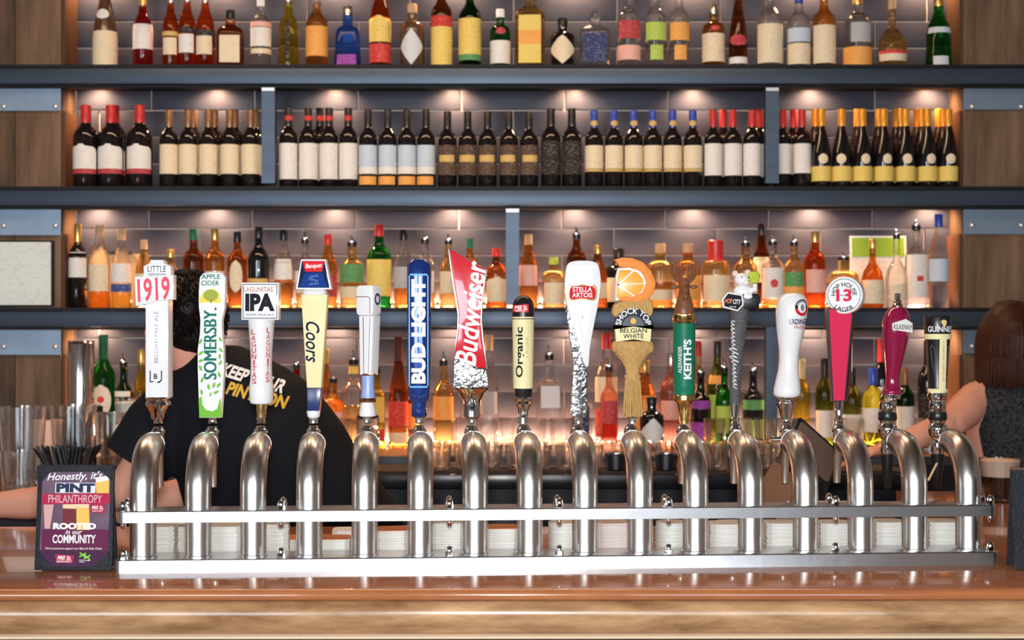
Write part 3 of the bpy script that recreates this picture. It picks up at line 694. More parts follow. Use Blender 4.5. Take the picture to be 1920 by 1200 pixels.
for r_ in range(4):
    for q in range(7):
        a = 2*pi*q/7+r_*.45; zz = -.8+r_*.5; rr = sqrt(max(0, 1-zz*zz*.8))
        hp.ell((h.X(1412)+.0105*rr*cos(a), -.018+.0105*rr*sin(a), h.Z(520)+zz*.012), (.0048,.0048,.0055), 6, 5)
obj('hop_cone', hp, mat('hop_green', (.50,.60,.06), .5), h.o)
obj('script_mark', script_mesh(h.X(1374), h.Z(664), 126*h.k, 9*h.k, 92, 17, -15.2*h.k, .0011, (7,9)), WHITE, h.o)
# 13 ceramic
h = Handle(12, 'white ceramic vase shaped tap handle with round red and black crest', base=790, ax=1482)
def leaning(h, name, prof, axis, m, seg=30, sm=3):
    mb = MB(); pr = smooth_prof(prof, sm); V = []
    for y, r in pr:
        for q in range(seg): V.append((h.X(axis(y))+r*h.k*cos(2*pi*q/seg), r*h.k*sin(2*pi*q/seg), h.Z(y)))
    n = len(pr); mb.add(V, [(i*seg+q, i*seg+(q+1)%seg, (i+1)*seg+(q+1)%seg, (i+1)*seg+q) for i in range(n-1) for q in range(seg)]+[tuple(range(seg)), tuple((n-1)*seg+q for q in range(seg))])
    return obj(name, mb, m, h.o)
leaning(h, 'body', [(549,10),(551,17),(557,24),(568,28.5),(580,29.5),(600,28.5),(625,25),(650,20.5),(670,18.5),(690,19),(710,22),(728,25),(738,25),(743,22),(746,15)], lambda y: 1475+(746-y)*.058, WHITEG)
def on_drum(h, name, pts, m, ax, R):
    cx = sum(p[0] for p in pts)/len(pts); cy = sum(p[1] for p in pts)/len(pts); pts = list(pts); rings = [[(cx+(x-cx)*f, cy+(y-cy)*f) for x, y in pts] for f in (1,.66,.33)]
    V = [(h.X(ax)+R*h.k*sin((x-ax)/R), -R*h.k*cos((x-ax)/R), h.Z(y)) for rg_ in rings for x, y in rg_+[]]+[(h.X(ax)+R*h.k*sin((cx-ax)/R), -R*h.k*cos((cx-ax)/R), h.Z(cy))]
    n = len(pts); Fc = [(r*n+i, r*n+(i+1)%n, (r+1)*n+(i+1)%n, (r+1)*n+i) for r in (0,1) for i in range(n)]+[(2*n+i, 2*n+(i+1)%n, 3*n) for i in range(n)]
    me = bpy.data.meshes.new(name); me.from_pydata(V, [], Fc); return obj(name, me, m, h.o)
on_drum(h, 'crest_black', oval(1500,577,15,15.5,28), INK, 1485, 29.9); on_drum(h, 'crest_red', [(1500+14*cos(a), 578+14*sin(a)) for a in [pi*k/12 for k in range(13)]], REDP, 1485, 30.2); on_drum(h, 'crest_core', oval(1500,577,9.5,10), WHITE, 1485, 30.5); on_drum(h, 'crest_figure', oval(1500,577,4,6.5,12), mat('grey_ink'), 1485, 30.8)
h.text('ERDINGER', 1498, 603, 46, 10, NAVY, 0, 0, .03, R=29.0, cyl=1484); h.text('Weißbier', 1499, 613, 30, 7, mat('wine_red_ink', (.5,.05,.12), .5), 0, 0, .0, .35, R=28.4, cyl=1483); h.text('ERDINGER', 1500, 577, 27, 3.6, WHITE, 0, 0, .0, R=30.8, cyl=1485, arc=11.5)
h.lathe('ferrule', [(744,18),(748,19),(752,16),(756,19),(760,17),(768,13),(780,11),(784,8),(790,8),(793.5,10)], CHROME, ax=1474)
# 14 disc
h = Handle(13, 'crimson tapered tap handle topped by a round white disc with red 13', ax=1578)
CRM = mat('crimson_matt', (.66,.02,.085), .5, bump=.1, bscale=60)
b2 = MB(); k = h.k
def taper(xs_top, xs_bot, zt, zb, d0, d1):
    return [(h.X(xs_top[0]),-d0*k,h.Z(zt)),(h.X(xs_top[1]),-d0*k,h.Z(zt)),(h.X(xs_top[2]),d0*k,h.Z(zt)),(h.X(xs_top[0]+4),d0*k,h.Z(zt)),
            (h.X(xs_bot[0]),-d1*k,h.Z(zb)),(h.X(xs_bot[1]),-d1*k,h.Z(zb)),(h.X(xs_bot[2]),d1*k,h.Z(zb)),(h.X(xs_bot[0]+3),d1*k,h.Z(zb))]
BOXF = [(0,1,5,4),(1,2,6,5),(2,3,7,6),(3,0,4,7),(0,3,2,1),(4,5,6,7)]
obj('body', b2.add(taper((1547,1595,1607),(1557,1582,1592),578,752,24,15), BOXF), BLACKP, h.o)
obj('front_panel', MB().add([(h.X(1549.5),-24.6*k,h.Z(580)),(h.X(1592),-24.6*k,h.Z(580)),(h.X(1579.5),-15.6*k,h.Z(750)),(h.X(1560),-15.6*k,h.Z(750))], [(0,1,2,3)]), CRM, h.o)
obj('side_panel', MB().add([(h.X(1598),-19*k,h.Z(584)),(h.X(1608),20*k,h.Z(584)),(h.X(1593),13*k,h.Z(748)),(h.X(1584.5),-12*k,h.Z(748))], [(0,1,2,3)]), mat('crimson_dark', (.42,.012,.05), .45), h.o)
tx = script_mesh(0, 0, 62*k, 7*k, 90, 9, 0, .0008, (1,6)); to = obj('script_mark', tx, WHITE, h.o, (h.X(1597), -3*k, h.Z(665))); to.rotation_euler = (0, radians(4.6), radians(75))
dm = MB().lathe([(.0001,0),(33*k,0),(34.5*k,1.5*k),(34.5*k,24*k),(32*k,26*k)], 36)
dk_ = obj('disc', dm, WHITEG, h.o, (h.X(1576), -.040, h.Z(554))); dk_.rotation_euler = (pi/2, 0, radians(-14)); dk_.rotation_euler = (Matrix.Rotation(radians(-25), 3, 'Z') @ Matrix.Rotation(-pi/2, 3, 'X')).to_euler()
dp = bpy.data.objects.new('disc_print', None); bpy.data.objects.remove(dp)
def disc_text(t, cx, cz, w, hh, m, rot=0, bold=.02, arc=None, lift=.0006):
    me = text_mesh(t, cx*k, cz*k, w*k, hh*k, rot, bold, 0, 0, arc=arc*k if arc else None)
    for v in me.vertices: v.co = (v.co.x, -v.co.z, -lift)       # disc local: +z is away from viewer
    return obj('lettering', me, m, dk_)
disc_text('13', 0, 0, 29, 23, mat('print_red', (.72,.02,.07), .6), 0, .035); disc_text('HOP HOUSE', 0, 0, 64, 8.5, INK, 0, .015, 20); disc_text('LAGER', 0, 0, 36, 8.5, INK, 0, .015, -26.5)
me = marks_mesh(0, 0, 14*k, 3.5*k, 0, 5, 0)
for v in me.vertices: v.co = (v.co.x, -v.co.z, -.0009)
obj('small_print', me, mat('grey_ink'), dk_)
rg = MB()
for k2 in range(40):
    a0, a1 = 2*pi*k2/40, 2*pi*(k2+1)/40
    rg.add([(29.8*k*cos(a0),29.8*k*sin(a0),-.0005),(30.8*k*cos(a0),30.8*k*sin(a0),-.0005),(30.8*k*cos(a1),30.8*k*sin(a1),-.0005),(29.8*k*cos(a1),29.8*k*sin(a1),-.0005)], [(0,1,2,3)])
obj('ring_line', rg, INK, dk_)
h.lathe('ferrule', [(752,9),(765,8),(782,7),(786,9),(790,7),(793.5,9)], CHROME, ax=1573)
# 15 maroon
h = Handle(14, 'glossy maroon turned tap handle with small white banner and chrome tip', base=746, ax=1671)
def lean(y): return 1671+(746-y)*.068
mb = MB(); pr = smooth_prof([(740,17),(733,17.5),(728,15),(715,13),(700,14),(680,17),(650,22),(620,25.5),(600,25),(588,22),(578,15),(575,8)], 3)
V = []; seg = 28
for y, r in pr:
    for q in range(seg): V.append((h.X(lean(y))+r*h.k*cos(2*pi*q/seg), r*h.k*sin(2*pi*q/seg), h.Z(y)))
n = len(pr); mb.add(V, [(i*seg+q, i*seg+(q+1)%seg, (i+1)*seg+(q+1)%seg, (i+1)*seg+q) for i in range(n-1) for q in range(seg)]+[tuple(range(seg)), tuple((n-1)*seg+q for q in range(seg))])
obj('body', mb, mat('maroon_gloss', (.26,.008,.05), .12, coat=1.), h.o)
h.lathe('chrome_tip', [(577,8),(572,10),(568,6),(565,7.5),(560,5),(553,6),(550,5)], CHROME, ax=1683); h.lathe('collar', [(748,17),(745,18),(739,18),(738,16)], CHROME, ax=1670)
h.board('banner', [(1667,606),(1686,600),(1692,598),(1704,606),(1704,624),(1667,618)], mat('banner_silver', (.75,.74,.70), .4), -27.5, -20, .6)
h.text('KILKENNY', 1686, 613, 34, 9, INK, -27.9, -3, .01)
# 16 black stout
h = Handle(15, 'black stout tap handle with cream T band and gold harp', base=746, ax=1758)
h.lathe('body', [(592,24),(594,25),(625,24.6),(628,23.6),(725,17),(730,18)], BLACKP, seg=32); h.lathe('gold_band', [(626,24.8),(628,25.2),(634,24.9),(636,24.4)], CREAM, seg=32)
h.lathe('gold_foot', [(728,17.5),(730,18.5),(734,18.5),(736,17)], CREAM); h.lathe('collar', [(735,17),(737,19),(745,18.5),(750,16)], CHROME)
g2 = MB(); rows = []
for y in (634,660,690,729):
    r = 24.6-(y-628)*.0675+.7; rows.append((y, r))
V = []
for y, r in rows:
    for x in (-3, 4, 11): a = math.asin(x/r); V.append((r*h.k*sin(a), -r*h.k*cos(a), h.Z(y)))
obj('cream_stripe', g2.add(V, [(i*3+j, i*3+j+1, (i+1)*3+j+1, (i+1)*3+j) for i in range(3) for j in range(2)]), CREAM, h.o)
h.text('GUINNESS', 1760, 617, 56, 11, WHITE, 0, 0, .02, R=25.2, cyl=1758)
h.shape('harp', [(1757,602),(1763,599),(1768,602),(1767,610),(1763,613),(1759,607)], mat('gold_rim'), -25.5); obj('small_print', marks_mesh(h.X(1762), h.Z(676), 76*h.k, 4*h.k, 90, 17, -24.6*h.k), mat('tan_ink'), h.o)
for sx in (-1, 1):
    hb = [(h.X(1758+sx*a), -sqrt(max(0, (23-(y-628)*.06)**2-a*a))*h.k-.0008, h.Z(y)) for a, y in ((16,646),(17,652),(16,662),(13,690),(11,700),(9,664),(12,652))] if sx < 0 else [(h.X(1758+a), -sqrt(max(0, (23-(y-628)*.06)**2-a*a))*h.k-.0008, h.Z(y)) for a, y in ((12,650),(17,648),(17,654),(14,690),(11,700),(12,670))]
    obj('harp_relief', MB().tube(hb+[hb[0]], .0008, 5), mat('slate_ink'), h.o)

# ------------------------------------------------------------------ coaster stacks behind the base plate
random.seed(11)
cstk = [(298,984,0,'white'),(327,980,.1,'white'),(424,984,0,'white'),(450,982,-.2,'white'),(510,978,.1,'white'),(548,1008,0,'orange'),(625,1008,0,'orange'),(655,992,.1,'white'),(735,992,0,'orange'),(757,990,.2,'white'),(838,976,.1,'white'),(866,980,0,'white'),(940,988,0,'orange'),(1060,978,.3,'white'),(1146,978,.2,'pink'),(1165,980,.1,'white'),(1260,978,.4,'white'),(1358,980,0,'white'),(1376,978,.2,'white'),(1463,978,0,'white'),(1562,978,.1,'white'),(1664,976,.2,'white'),(1766,976,0,'white')]
CO = {'white': mat('coaster_card', (.74,.73,.69), .8), 'pink': mat('coaster_pinkish', (.72,.62,.60), .8), 'orange': mat('coaster_card')}
off = .2
for i, (px, top, rr, kind) in enumerate(cstk):
    off = .192 if i and px-cstk[i-1][0] < 80 and off < .15 else .108
    x = tloc(px, off); Dw = 3.527+x*sin(PH)+off*cos(PH); zt = ZC-(top-YH)*Dw/F
    loc = Vector((x*cos(PH)-off*sin(PH), Dw, BZ+.0005))
    nb = 34; H = min(zt, 1.176)-BZ; b = MB(); sd = .040
    for j in range(nb):
        z = H*(j+.5)/nb; dx = random.uniform(-.0016,.0016); dy = random.uniform(-.002,.002)
        if rr > .25: b.lathe([(.040,z-H/nb*.42),(.040,z+H/nb*.42)], 18, c=(dx,dy,0))
        else: b.lathe([(.040,z-H/nb*.42),(.040,z+H/nb*.42)], 20, n=7, c=(dx,dy,0))
    HN = ['1919','cider','IPA','banquet','blue-sleeved','navy','bow-tie','organic','chalice','wheat','stag','grey stick','ceramic','disc','maroon','stout']
    j = max(q for q in range(16) if pipe_px[q] < px); pair = HN[j]+' and '+HN[min(15,j+1)]
    lab = {'white': 'white card coaster stack', 'orange': 'orange topped coaster stack', 'pink': 'pinkish card coaster stack'}[kind]+(', further back' if off > .15 else '')+' between pipes of '+pair+' handles'
    t = thing('coaster_stack', lab, 'coasters', loc, PH+rr*.4, 'coaster stacks behind the beer tower')
    o = obj('coasters', b, CO[kind], t, smooth=30); o['kind'] = 'stuff'
    if kind == 'orange': obj('top_coaster', MB().lathe([(.040,H),(.0402,H+.0015)], 20, n=7), mat('coaster_orange', (.55,.18,.07), .5), t, label='orange printed coaster')

# ------------------------------------------------------------------ bottles
def gl(n, c, mixt=.35, rough=.03, ior=1.40): return mat('glass_'+n, c, rough, trans=1., mixt=mixt, ior=ior)
G = {'clear': gl('clear', (.97,.97,.95), .35), 'amber': gl('amber', (1.,.50,.12)), 'ltamber': gl('light_amber', (1.,.74,.32)), 'brown': gl('brown', (.42,.11,.02), .25),
     'red': gl('red', (.9,.05,.03)), 'orange': gl('orange', (1.,.22,.03), .5), 'green': gl('green', (.02,.42,.06)), 'olive': gl('olive', (.30,.34,.03)), 'dkgreen': gl('dark_green', (.01,.08,.02), .15),
     'black': mat('black_glass', (.006,.006,.008), .06, coat=.5), 'wine': mat('wine_glass_dark', (.010,.007,.008), .07, coat=.5), 'blue': gl('blue', (.22,.50,1.), .65), 'yellow': gl('yellow', (.95,.75,.08)),
     'pink': gl('pink', (.95,.5,.4)), 'cognac': gl('cognac', (.75,.25,.05), .3), 'brownop': mat('brown_bottle', (.09,.045,.025), .2, coat=.4), 'purple': gl('purple', (.35,.05,.4), .2)}
K = {'black': BLACKP, 'white': WHITE, 'red': mat('cap_red', (.55,.03,.03), .35), 'gold': mat('cap_gold', (.75,.50,.16), .3, .8), 'tan': mat('capsule_tan', (.28,.15,.075), .35, .4), 'blue': mat('cap_blue', (.03,.07,.42), .3), 'silver': mat('cap_silver', (.7,.7,.7), .25, 1.),
     'cork': mat('cork', (.55,.36,.2), .7), 'orange': mat('capsule_orange', (.80,.36,.04), .3, .3), 'dark': mat('capsule_black', (.02,.016,.016), .35), 'clear': G['clear'], 'green': mat('cap_green', (.03,.16,.09), .4), 'yellow': mat('cap_yellow', (.75,.55,.1), .4), 'pour': CHROME}
LC = {'white': (.80,.78,.74), 'cream': (.80,.68,.48), 'yellow': (.82,.62,.16), 'red': (.60,.05,.04), 'black': (.03,.025,.025), 'blue': (.05,.09,.28), 'green': (.10,.30,.10), 'orange': (.85,.40,.10), 'navy': (.03,.045,.14), 'pink': (.80,.45,.38), 'grey': (.45,.45,.47), 'silver': (.66,.68,.72), 'brown': (.10,.06,.04), 'ltblue': (.55,.65,.75), 'purple': (.30,.05,.35), 'crimson': (.45,.05,.06), 'gold': (.65,.45,.15), 'lime': (.45,.6,.12)}
def LM(c): return printed('label_'+c, LC[c], (.12,.09,.08) if sum(LC[c]) > .7 else (.75,.68,.55), .24)
PR = {  # (radius, height) fractions
 'wine': [(.93,0),(1,.015),(1,.60),(.97,.645),(.80,.70),(.52,.745),(.40,.785),(.38,.83),(.38,.965),(.41,.97),(.41,1)],
 'champ': [(.92,0),(1,.015),(1,.36),(.97,.44),(.80,.56),(.58,.68),(.42,.77),(.37,.82),(.36,.97),(.38,.975),(.38,1)],
 'spirit': [(.94,0),(1,.015),(1,.58),(.97,.63),(.84,.68),(.58,.72),(.42,.76),(.36,.80),(.35,.97),(.38,.975),(.38,1)],
 'slim': [(.94,0),(1,.015),(1,.50),(.95,.58),(.75,.67),(.52,.74),(.42,.80),(.38,.86),(.37,1)],
 'square': [(.94,0),(1,.015),(1,.60),(.95,.66),(.75,.70),(.42,.73),(.34,.77),(.33,.97),(.36,1)],
 'squat': [(.92,0),(1,.02),(1,.58),(.96,.66),(.75,.71),(.42,.74),(.38,.78),(.38,1)],
 'flask': [(.90,0),(1,.03),(1,.32),(.96,.42),(.82,.52),(.52,.60),(.32,.66),(.28,.72),(.27,1)],
 'round': [(.70,0),(.92,.05),(1,.18),(.99,.30),(.88,.42),(.62,.52),(.34,.58),(.26,.63),(.24,.97),(.26,1)],
 'trap': [(.98,0),(1,.02),(.86,.58),(.78,.64),(.50,.68),(.36,.70),(.36,1)],
 'bell': [(.92,0),(1,.02),(.98,.12),(.90,.40),(.92,.50),(.80,.60),(.50,.70),(.38,.78),(.36,1)],
 'cone': [(.95,0),(1,.02),(1,.34),(.90,.5),(.66,.68),(.45,.82),(.38,.9),(.36,1)],
}
def pr_at(pr, t):
    for (r0, t0), (r1, t1) in zip(pr, pr[1:]):
        if t0 <= t <= t1: return r0+(r1-r0)*(t-t0)/max(1e-6, t1-t0)
    return pr[-1][0]
_bm = {}
def band(pr, R, H, n, dep, t0, t1, ang, shape, lift=.0007, seg=14):
    b = MB(); rows = 9 if shape != 'band' else max(2, int((t1-t0)*12))
    V = []
    for i in range(rows+1):
        u = i/rows; t = t0+(t1-t0)*u
        A = {'band': 1., 'diamond': 1-abs(2*u-1)*.97, 'oval': sqrt(max(.01, 1-(2*u-1)**2)), 'arch': 1. if u < .7 else sqrt(max(.02, 1-((u-.7)/.3)**2))}[shape]*ang
        r = pr_at(pr, t)*R
        for k in range(seg+1):
            a = -pi/2+(-A+2*A*k/seg); ca, sa = cos(a), sin(a)
            q = (abs(ca)**n+abs(sa)**n)**(-1./n) if n != 2 else 1.
            V.append((r*q*ca*(1+lift/R), r*q*sa*dep*(1+lift/R/dep), t*H))
    m = seg+1
    return b.add(V, [(i*m+k, i*m+k+1, (i+1)*m+k+1, (i+1)*m+k) for i in range(rows) for k in range(seg)])
def bottle(px, top, wpx, prof, body, cap, labels, desc, zb, D=5.85, capt=None, level=None, liquid=None, group=None, n=None, dep=None, yaw=None, name='liquor_bottle', cat='bottle', h=None, x=None):
    k = D/F; R = wpx*k/2
    zt = ZC-(top-YH)*k
    H = h or (zt-zb)
    pr = PR[prof]; sq = prof in ('square','trap') or n
    n = n or (5. if prof in ('square','trap') else 2.); dep = dep or (.62 if prof in ('square','trap') else 1.)
    if n != 2: pass
    capt = capt or {'wine': .78, 'champ': .76}.get(prof, .86)
    pour = cap == 'pour'
    hb = 1. if not pour else .93
    o = thing(name, desc, cat, ((px-960)*k if x is None else x, D, zb+.0008), yaw if yaw is not None else random.uniform(-.14,.14), group)
    key = (prof, round(R,4), round(H,3), n, dep)
    def cached(tagk, fn):
        kk = key+tagk
        if kk not in _bm: _bm[kk] = fn()
        return _bm[kk]
    P = [(r*R, t*H*hb) for r, t in pr if t <= (capt+.01 if not pour else 1)]+([] if pour else [(pr_at(pr, capt+.02)*R, (capt+.02)*H)])
    def lat(pp, sg=20):
        return MB().lathe(pp, sg if n == 2 else 28, n, dep).mesh('bottle', 50)
    if level:
        lo = [(r, z) for r, z in P if z < level*H]; rr = pr_at(pr, level)*R
        obj('liquid', cached(('lo',level), lambda: lat([(max(.001,r-.0006), z) for r, z in lo]+[(rr-.0006, level*H-.0002)])), G[liquid or 'amber'], o)
        obj('glass', cached(('up',level), lambda: lat([(rr, level*H)]+[(r, z) for r, z in P if z > level*H])), G[body], o)
    else:
        obj('glass', cached(('b',), lambda: lat(P)), G[body], o)
    def capm():
        rc = max(pr_at(pr, min(.99, capt+.05)), .2)*R+.0012
        if n != 2: rc *= .95
        return MB().lathe([(rc*.98,capt*H),(rc,capt*H+.002),(rc,H-.003),(rc*.9,H)], 16).mesh('cap', 40)
    if pour:
        def pm_(): 
            rc = pr_at(pr,.95)*R
            return MB().lathe([(rc*1.05,.93*H),(rc*1.05,.95*H),(.011,.953*H),(.009,.962*H)], 14).tube([(0,0,.95*H),(0,0,.985*H),(-.004,-.004,1.03*H)], [.0075,.005,.003], 8).mesh('pourer', 40)
        obj('pourer', cached(('p',), pm_), CHROME, o)
        obj('pourer_collar', cached(('pc',), lambda: MB().lathe([(pr_at(pr,.9)*R+.001,.875*H),(pr_at(pr,.9)*R+.002,.93*H)], 14).mesh('collar', 40)), BLACKP, o)
    elif cap: obj('cap', cached(('c',capt), capm), K[cap], o)
    for L in labels:
        t0, t1, c = L[:3]; shp = L[3] if len(L) > 3 else 'band'; ang = L[4] if len(L) > 4 else (1.75 if n == 2 else .66)
        lift = .0007+.0003*labels.index(L)+(.0050 if t0 >= capt and cap else 0)
        obj('label', cached((t0,t1,shp,ang,lift), lambda: band(pr, R, H, n, dep, t0, t1, ang, shp, lift).mesh('label', 50)), LM(c) if not (len(L) > 5) else L[5], o)
    return o
random.seed(21)
Z1, Z2, Z3, Z4 = SH[1], SH[2], SH[3], 1.148
# top shelf of spirits
T1 = [
 (197,-28,46,'cone','brownop','black',[(.02,.44,'cream'),(.58,.70,'white','oval',.8)],'monk shaped dark liqueur bottle with wide cream skirt label',None),
 (268,-8,37,'slim','red','gold',[(.26,.56,'white'),(.56,.60,'silver')],'ruby red bottle with white label and gold cap',None),
 (320,-14,30,'slim','orange','silver',[(.18,.40,'cream','band',1.0),(.42,.48,'gold')],'bright orange aperitif bottle next to the ruby red bottle',None),
 (351,-16,33,'slim','orange','silver',[(.20,.44,'white','band',1.0),(.46,.53,'black')],'bright orange aperitif bottle between two matching orange bottles',None),
 (385,-14,35,'slim','orange','silver',[(.18,.42,'cream','band',1.0),(.42,.50,'black')],'bright orange aperitif bottle beside the square almond liqueur bottle',None),
 (432,20,50,'square','cognac','black',[(.10,.56,'cream')],'square amber liqueur bottle with black block cap and cream label',None),
 (489,-6,38,'spirit','clear','white',[(.30,.56,'white'),(.20,.27,'cream'),(.57,.64,'pink')],'clear spirit bottle with white and pink label',None),
 (541,-16,40,'bell','yellow','silver',[(.12,.62,'black','band',.22)],'yellow fluted liqueur bottle with narrow black strip label',None),
 (594,-10,41,'spirit','amber','clear',[(.16,.56,'orange')],'honey coloured bottle with pale orange label',None),
 (652,13,50,'trap','blue','silver',[(.06,.22,'purple')],'bright blue tapered square bottle with round silver stopper',None),
 (713,-45,40,'slim','orange','gold',[(.06,.26,'red'),(.28,.56,'yellow','arch')],'orange whiskey bottle with yellow arched label over red',None),
 (773,8,45,'squat','brownop','cork',[(.05,.60,'silver','diamond',1.2)],'brown faceted bottle with tall silver diamond label',None),
 (828,-38,40,'spirit','brown','black',[(.02,.48,'yellow'),(.46,.58,'red')],'dark bottle with cream yellow label and red top band',None),
 (881,-30,42,'spirit','dkgreen','red',[(.09,.16,'green'),(.16,.58,'yellow')],'dark green whiskey bottle with yellow label',None),
 (938,18,38,'squat','green','white',[(.08,.46,'white'),(.56,.68,'crimson','oval',.5)],'squat green gin bottle with white label and white cap',None),
 (994,-30,56,'square','ltamber','yellow',[(.06,.62,'yellow'),(.28,.44,'orange')],'large pale yellow gin bottle with yellow label',None),
 (1055,35,46,'squat','black','black',[(.08,.64,'cream','diamond',1.35)],'squat black bottle with cream diamond label on the top shelf',None),
 (1116,20,58,'square','clear','clear',[(.10,.60,'navy')],'wide clear gin bottle with navy blue label',None),
 (1179,-22,44,'spirit','clear','red',[(.10,.28,'pink'),(.36,.58,'crimson','band',1.1)],'clear vodka bottle with red neck and berry print',None),
 (1229,-22,42,'spirit','clear','lime_',[(.10,.28,'lime','band',.6),(.34,.56,'lime','band',1.1)],'clear vodka bottle with lime green neck',None),
 (1273,-22,40,'spirit','clear','orange',[(.10,.28,'orange','band',.6),(.34,.56,'orange','band',1.1)],'clear vodka bottle with orange neck',None),
 (1338,10,42,'squat','amber','silver',[(.10,.54,'cream'),(.58,.66,'red','oval',.4)],'small amber bourbon bottle with cream label',None),
 (1384,-20,34,'cone','brown','gold',[(.06,.14,'white'),(.28,.42,'crimson','oval',1.1)],'slender brown beer style bottle with red oval label',None),
 (1443,-22,50,'spirit','clear','clear',[(.06,.54,'cream','band',1.2)],'wide clear rum bottle with cream label',None),
 (1498,-14,42,'spirit','clear','blue',[(.05,.32,'cream'),(.34,.52,'ltblue')],'pale bottle with blue cap and pale blue label',None),
 (1545,-18,44,'spirit','amber','gold',[(.06,.54,'cream','band',1.2)],'amber spiced rum bottle with cream label',None),
 (1608,-10,52,'spirit','clear','gold',[(.02,.28,'orange'),(.34,.60,'grey','band',.8)],'clear tequila bottle with orange lower label',None),
 (1673,0,54,'round','ltamber','cork',[(.10,.24,'cream','band',1.3),(.20,.25,'red','band',1.2)],'round bellied clear flask with long neck and red stripe',None),
 (1760,-6,50,'bell','green','gold',[(.04,.16,'silver','band',.6),(.48,.56,'silver','band',1.2)],'bright green liqueur bottle beside the wooden pillar',None),
]
K['lime_'] = mat('cap_lime', (.45,.6,.08), .4)
for q in T1:
    nl = 1.0
    lab = q[6]
    bottle(q[0], q[1], q[2], q[3], q[4], q[5], lab, q[7]+', top shelf' if 'top shelf' not in q[7] else q[7], Z1, yaw=random.uniform(-.1,.1))
# wine shelf
def wine(xs, top, w, prof, cap, labels, desc, group, D=5.80, capt=None, ref='', rev=False):
    OR = ['first','second','third','fourth','fifth','sixth','seventh','eighth','ninth']
    fr_ = sorted([q for q in xs if not (isinstance(q, tuple) and q[1] > 5.84)], key=lambda q: q[0] if isinstance(q, tuple) else q, reverse=rev)
    bk_ = sorted([q for q in xs if q not in fr_], reverse=rev)
    for x in xs:
        lab = desc+(', front row, ' if bk_ and x in fr_ else ', hidden rows, ' if bk_ else ', ')+(OR[fr_.index(x)] if x in fr_ else OR[bk_.index(x)])+' from '+ref
        dx = 0
        if isinstance(x, tuple): x, DD = x
        else: DD = D
        bottle(x, top+random.uniform(-2,2), w, prof, 'wine', cap, labels, lab, Z2, DD, group=group, name='wine_bottle', cat='wine bottle', capt=capt, yaw=random.uniform(-.25,.25), h=round((ZC-(top-YH)*DD/F-Z2)*1.0, 3))
wine([161,208,262,(214,5.90)], 198, 47, 'wine', 'red', [(.22,.52,'white','arch',1.35),(.16,.22,'crimson','band',1.35)], 'magnum wine bottle with red banded white label', 'red capsule magnums', ref='barn pillar', rev=False)
wine([317,353,391,431,470,(363,5.885),(402,5.885),(440,5.885),(478,5.885)], 207, 34.6, 'wine', 'tan', [(.17,.55,'cream','band',1.5)], 'tan capsule wine bottle with cream label', 'cream label wines beside the steel post', ref='steel post', rev=True)
wine([541,578,617,653,(600,5.885)], 203, 34.6, 'wine', 'dark', [(.10,.55,'white','band',1.5),(.84,.90,'red','band',3.1)], 'wine bottle with red neck band', 'red neck band wines', ref='steel post', rev=False, capt=.78)
wine([690,727,763,799], 207, 34, 'wine', 'dark', [(.20,.54,'ltblue','band',1.5),(.17,.26,'white','band',1.5),(.03,.14,'orange','band',1.1)], 'pale blue label wine bottle', 'pale blue label wines', ref='the red neck bands', rev=False)
wine([839,877,914,954,992], 210, 34.6, 'wine', 'dark', [(.16,.55,'brown','band',1.5),(.33,.42,'gold','band',.9)], 'brown label wine bottle with gold print', 'black label wines', ref='the pale blue labels', rev=False)
wine([1033,1072], 204, 37, 'wine', 'dark', [(.16,.58,'black','band',1.5)], 'tall black wine bottle', 'tall black wine bottles', ref='the brown labels', rev=False)
wine([1114,1151,1188,1224,1261,1299], 208, 34.6, 'wine', 'blue', [(.24,.54,'cream','band',1.5),(.20,.235,'gold','band',1.5),(.795,.87,'gold','oval',1.2)], 'blue and gold capsule wine bottle', 'blue capsule wines', ref='the tall black bottles', rev=False)
wine([1337,1374,1410,(1356,5.885),(1424,5.885)], 207, 33.4, 'wine', 'red', [(.15,.56,'white','band',1.5)], 'red capsule white label wine', 'red capsule white label wines before the post', ref='blue capsules', rev=False)
wine([(1468,5.832),1504,(1488,5.902)], 207, 33.4, 'wine', 'red', [(.18,.56,'white','band',1.5)], 'red capsule wine', 'red capsule wines past the post', ref='steel post towards sparkling wines', rev=False)
wine([1540,1578,1617,1657,1698,1739,1778,(1529,5.856),(1608,5.856),(1648,5.856),(1689,5.856),(1681,5.934),(1728,5.856),(1720,5.934),(1768,5.856),(1760,5.934)], 205, 36, 'champ', 'orange', [(.07,.26,'yellow','band',1.6),(.29,.42,'cream','oval',.5)], 'orange capsule sparkling wine', 'orange capsule sparkling wines', ref='barn pillar', rev=True, D=5.778)

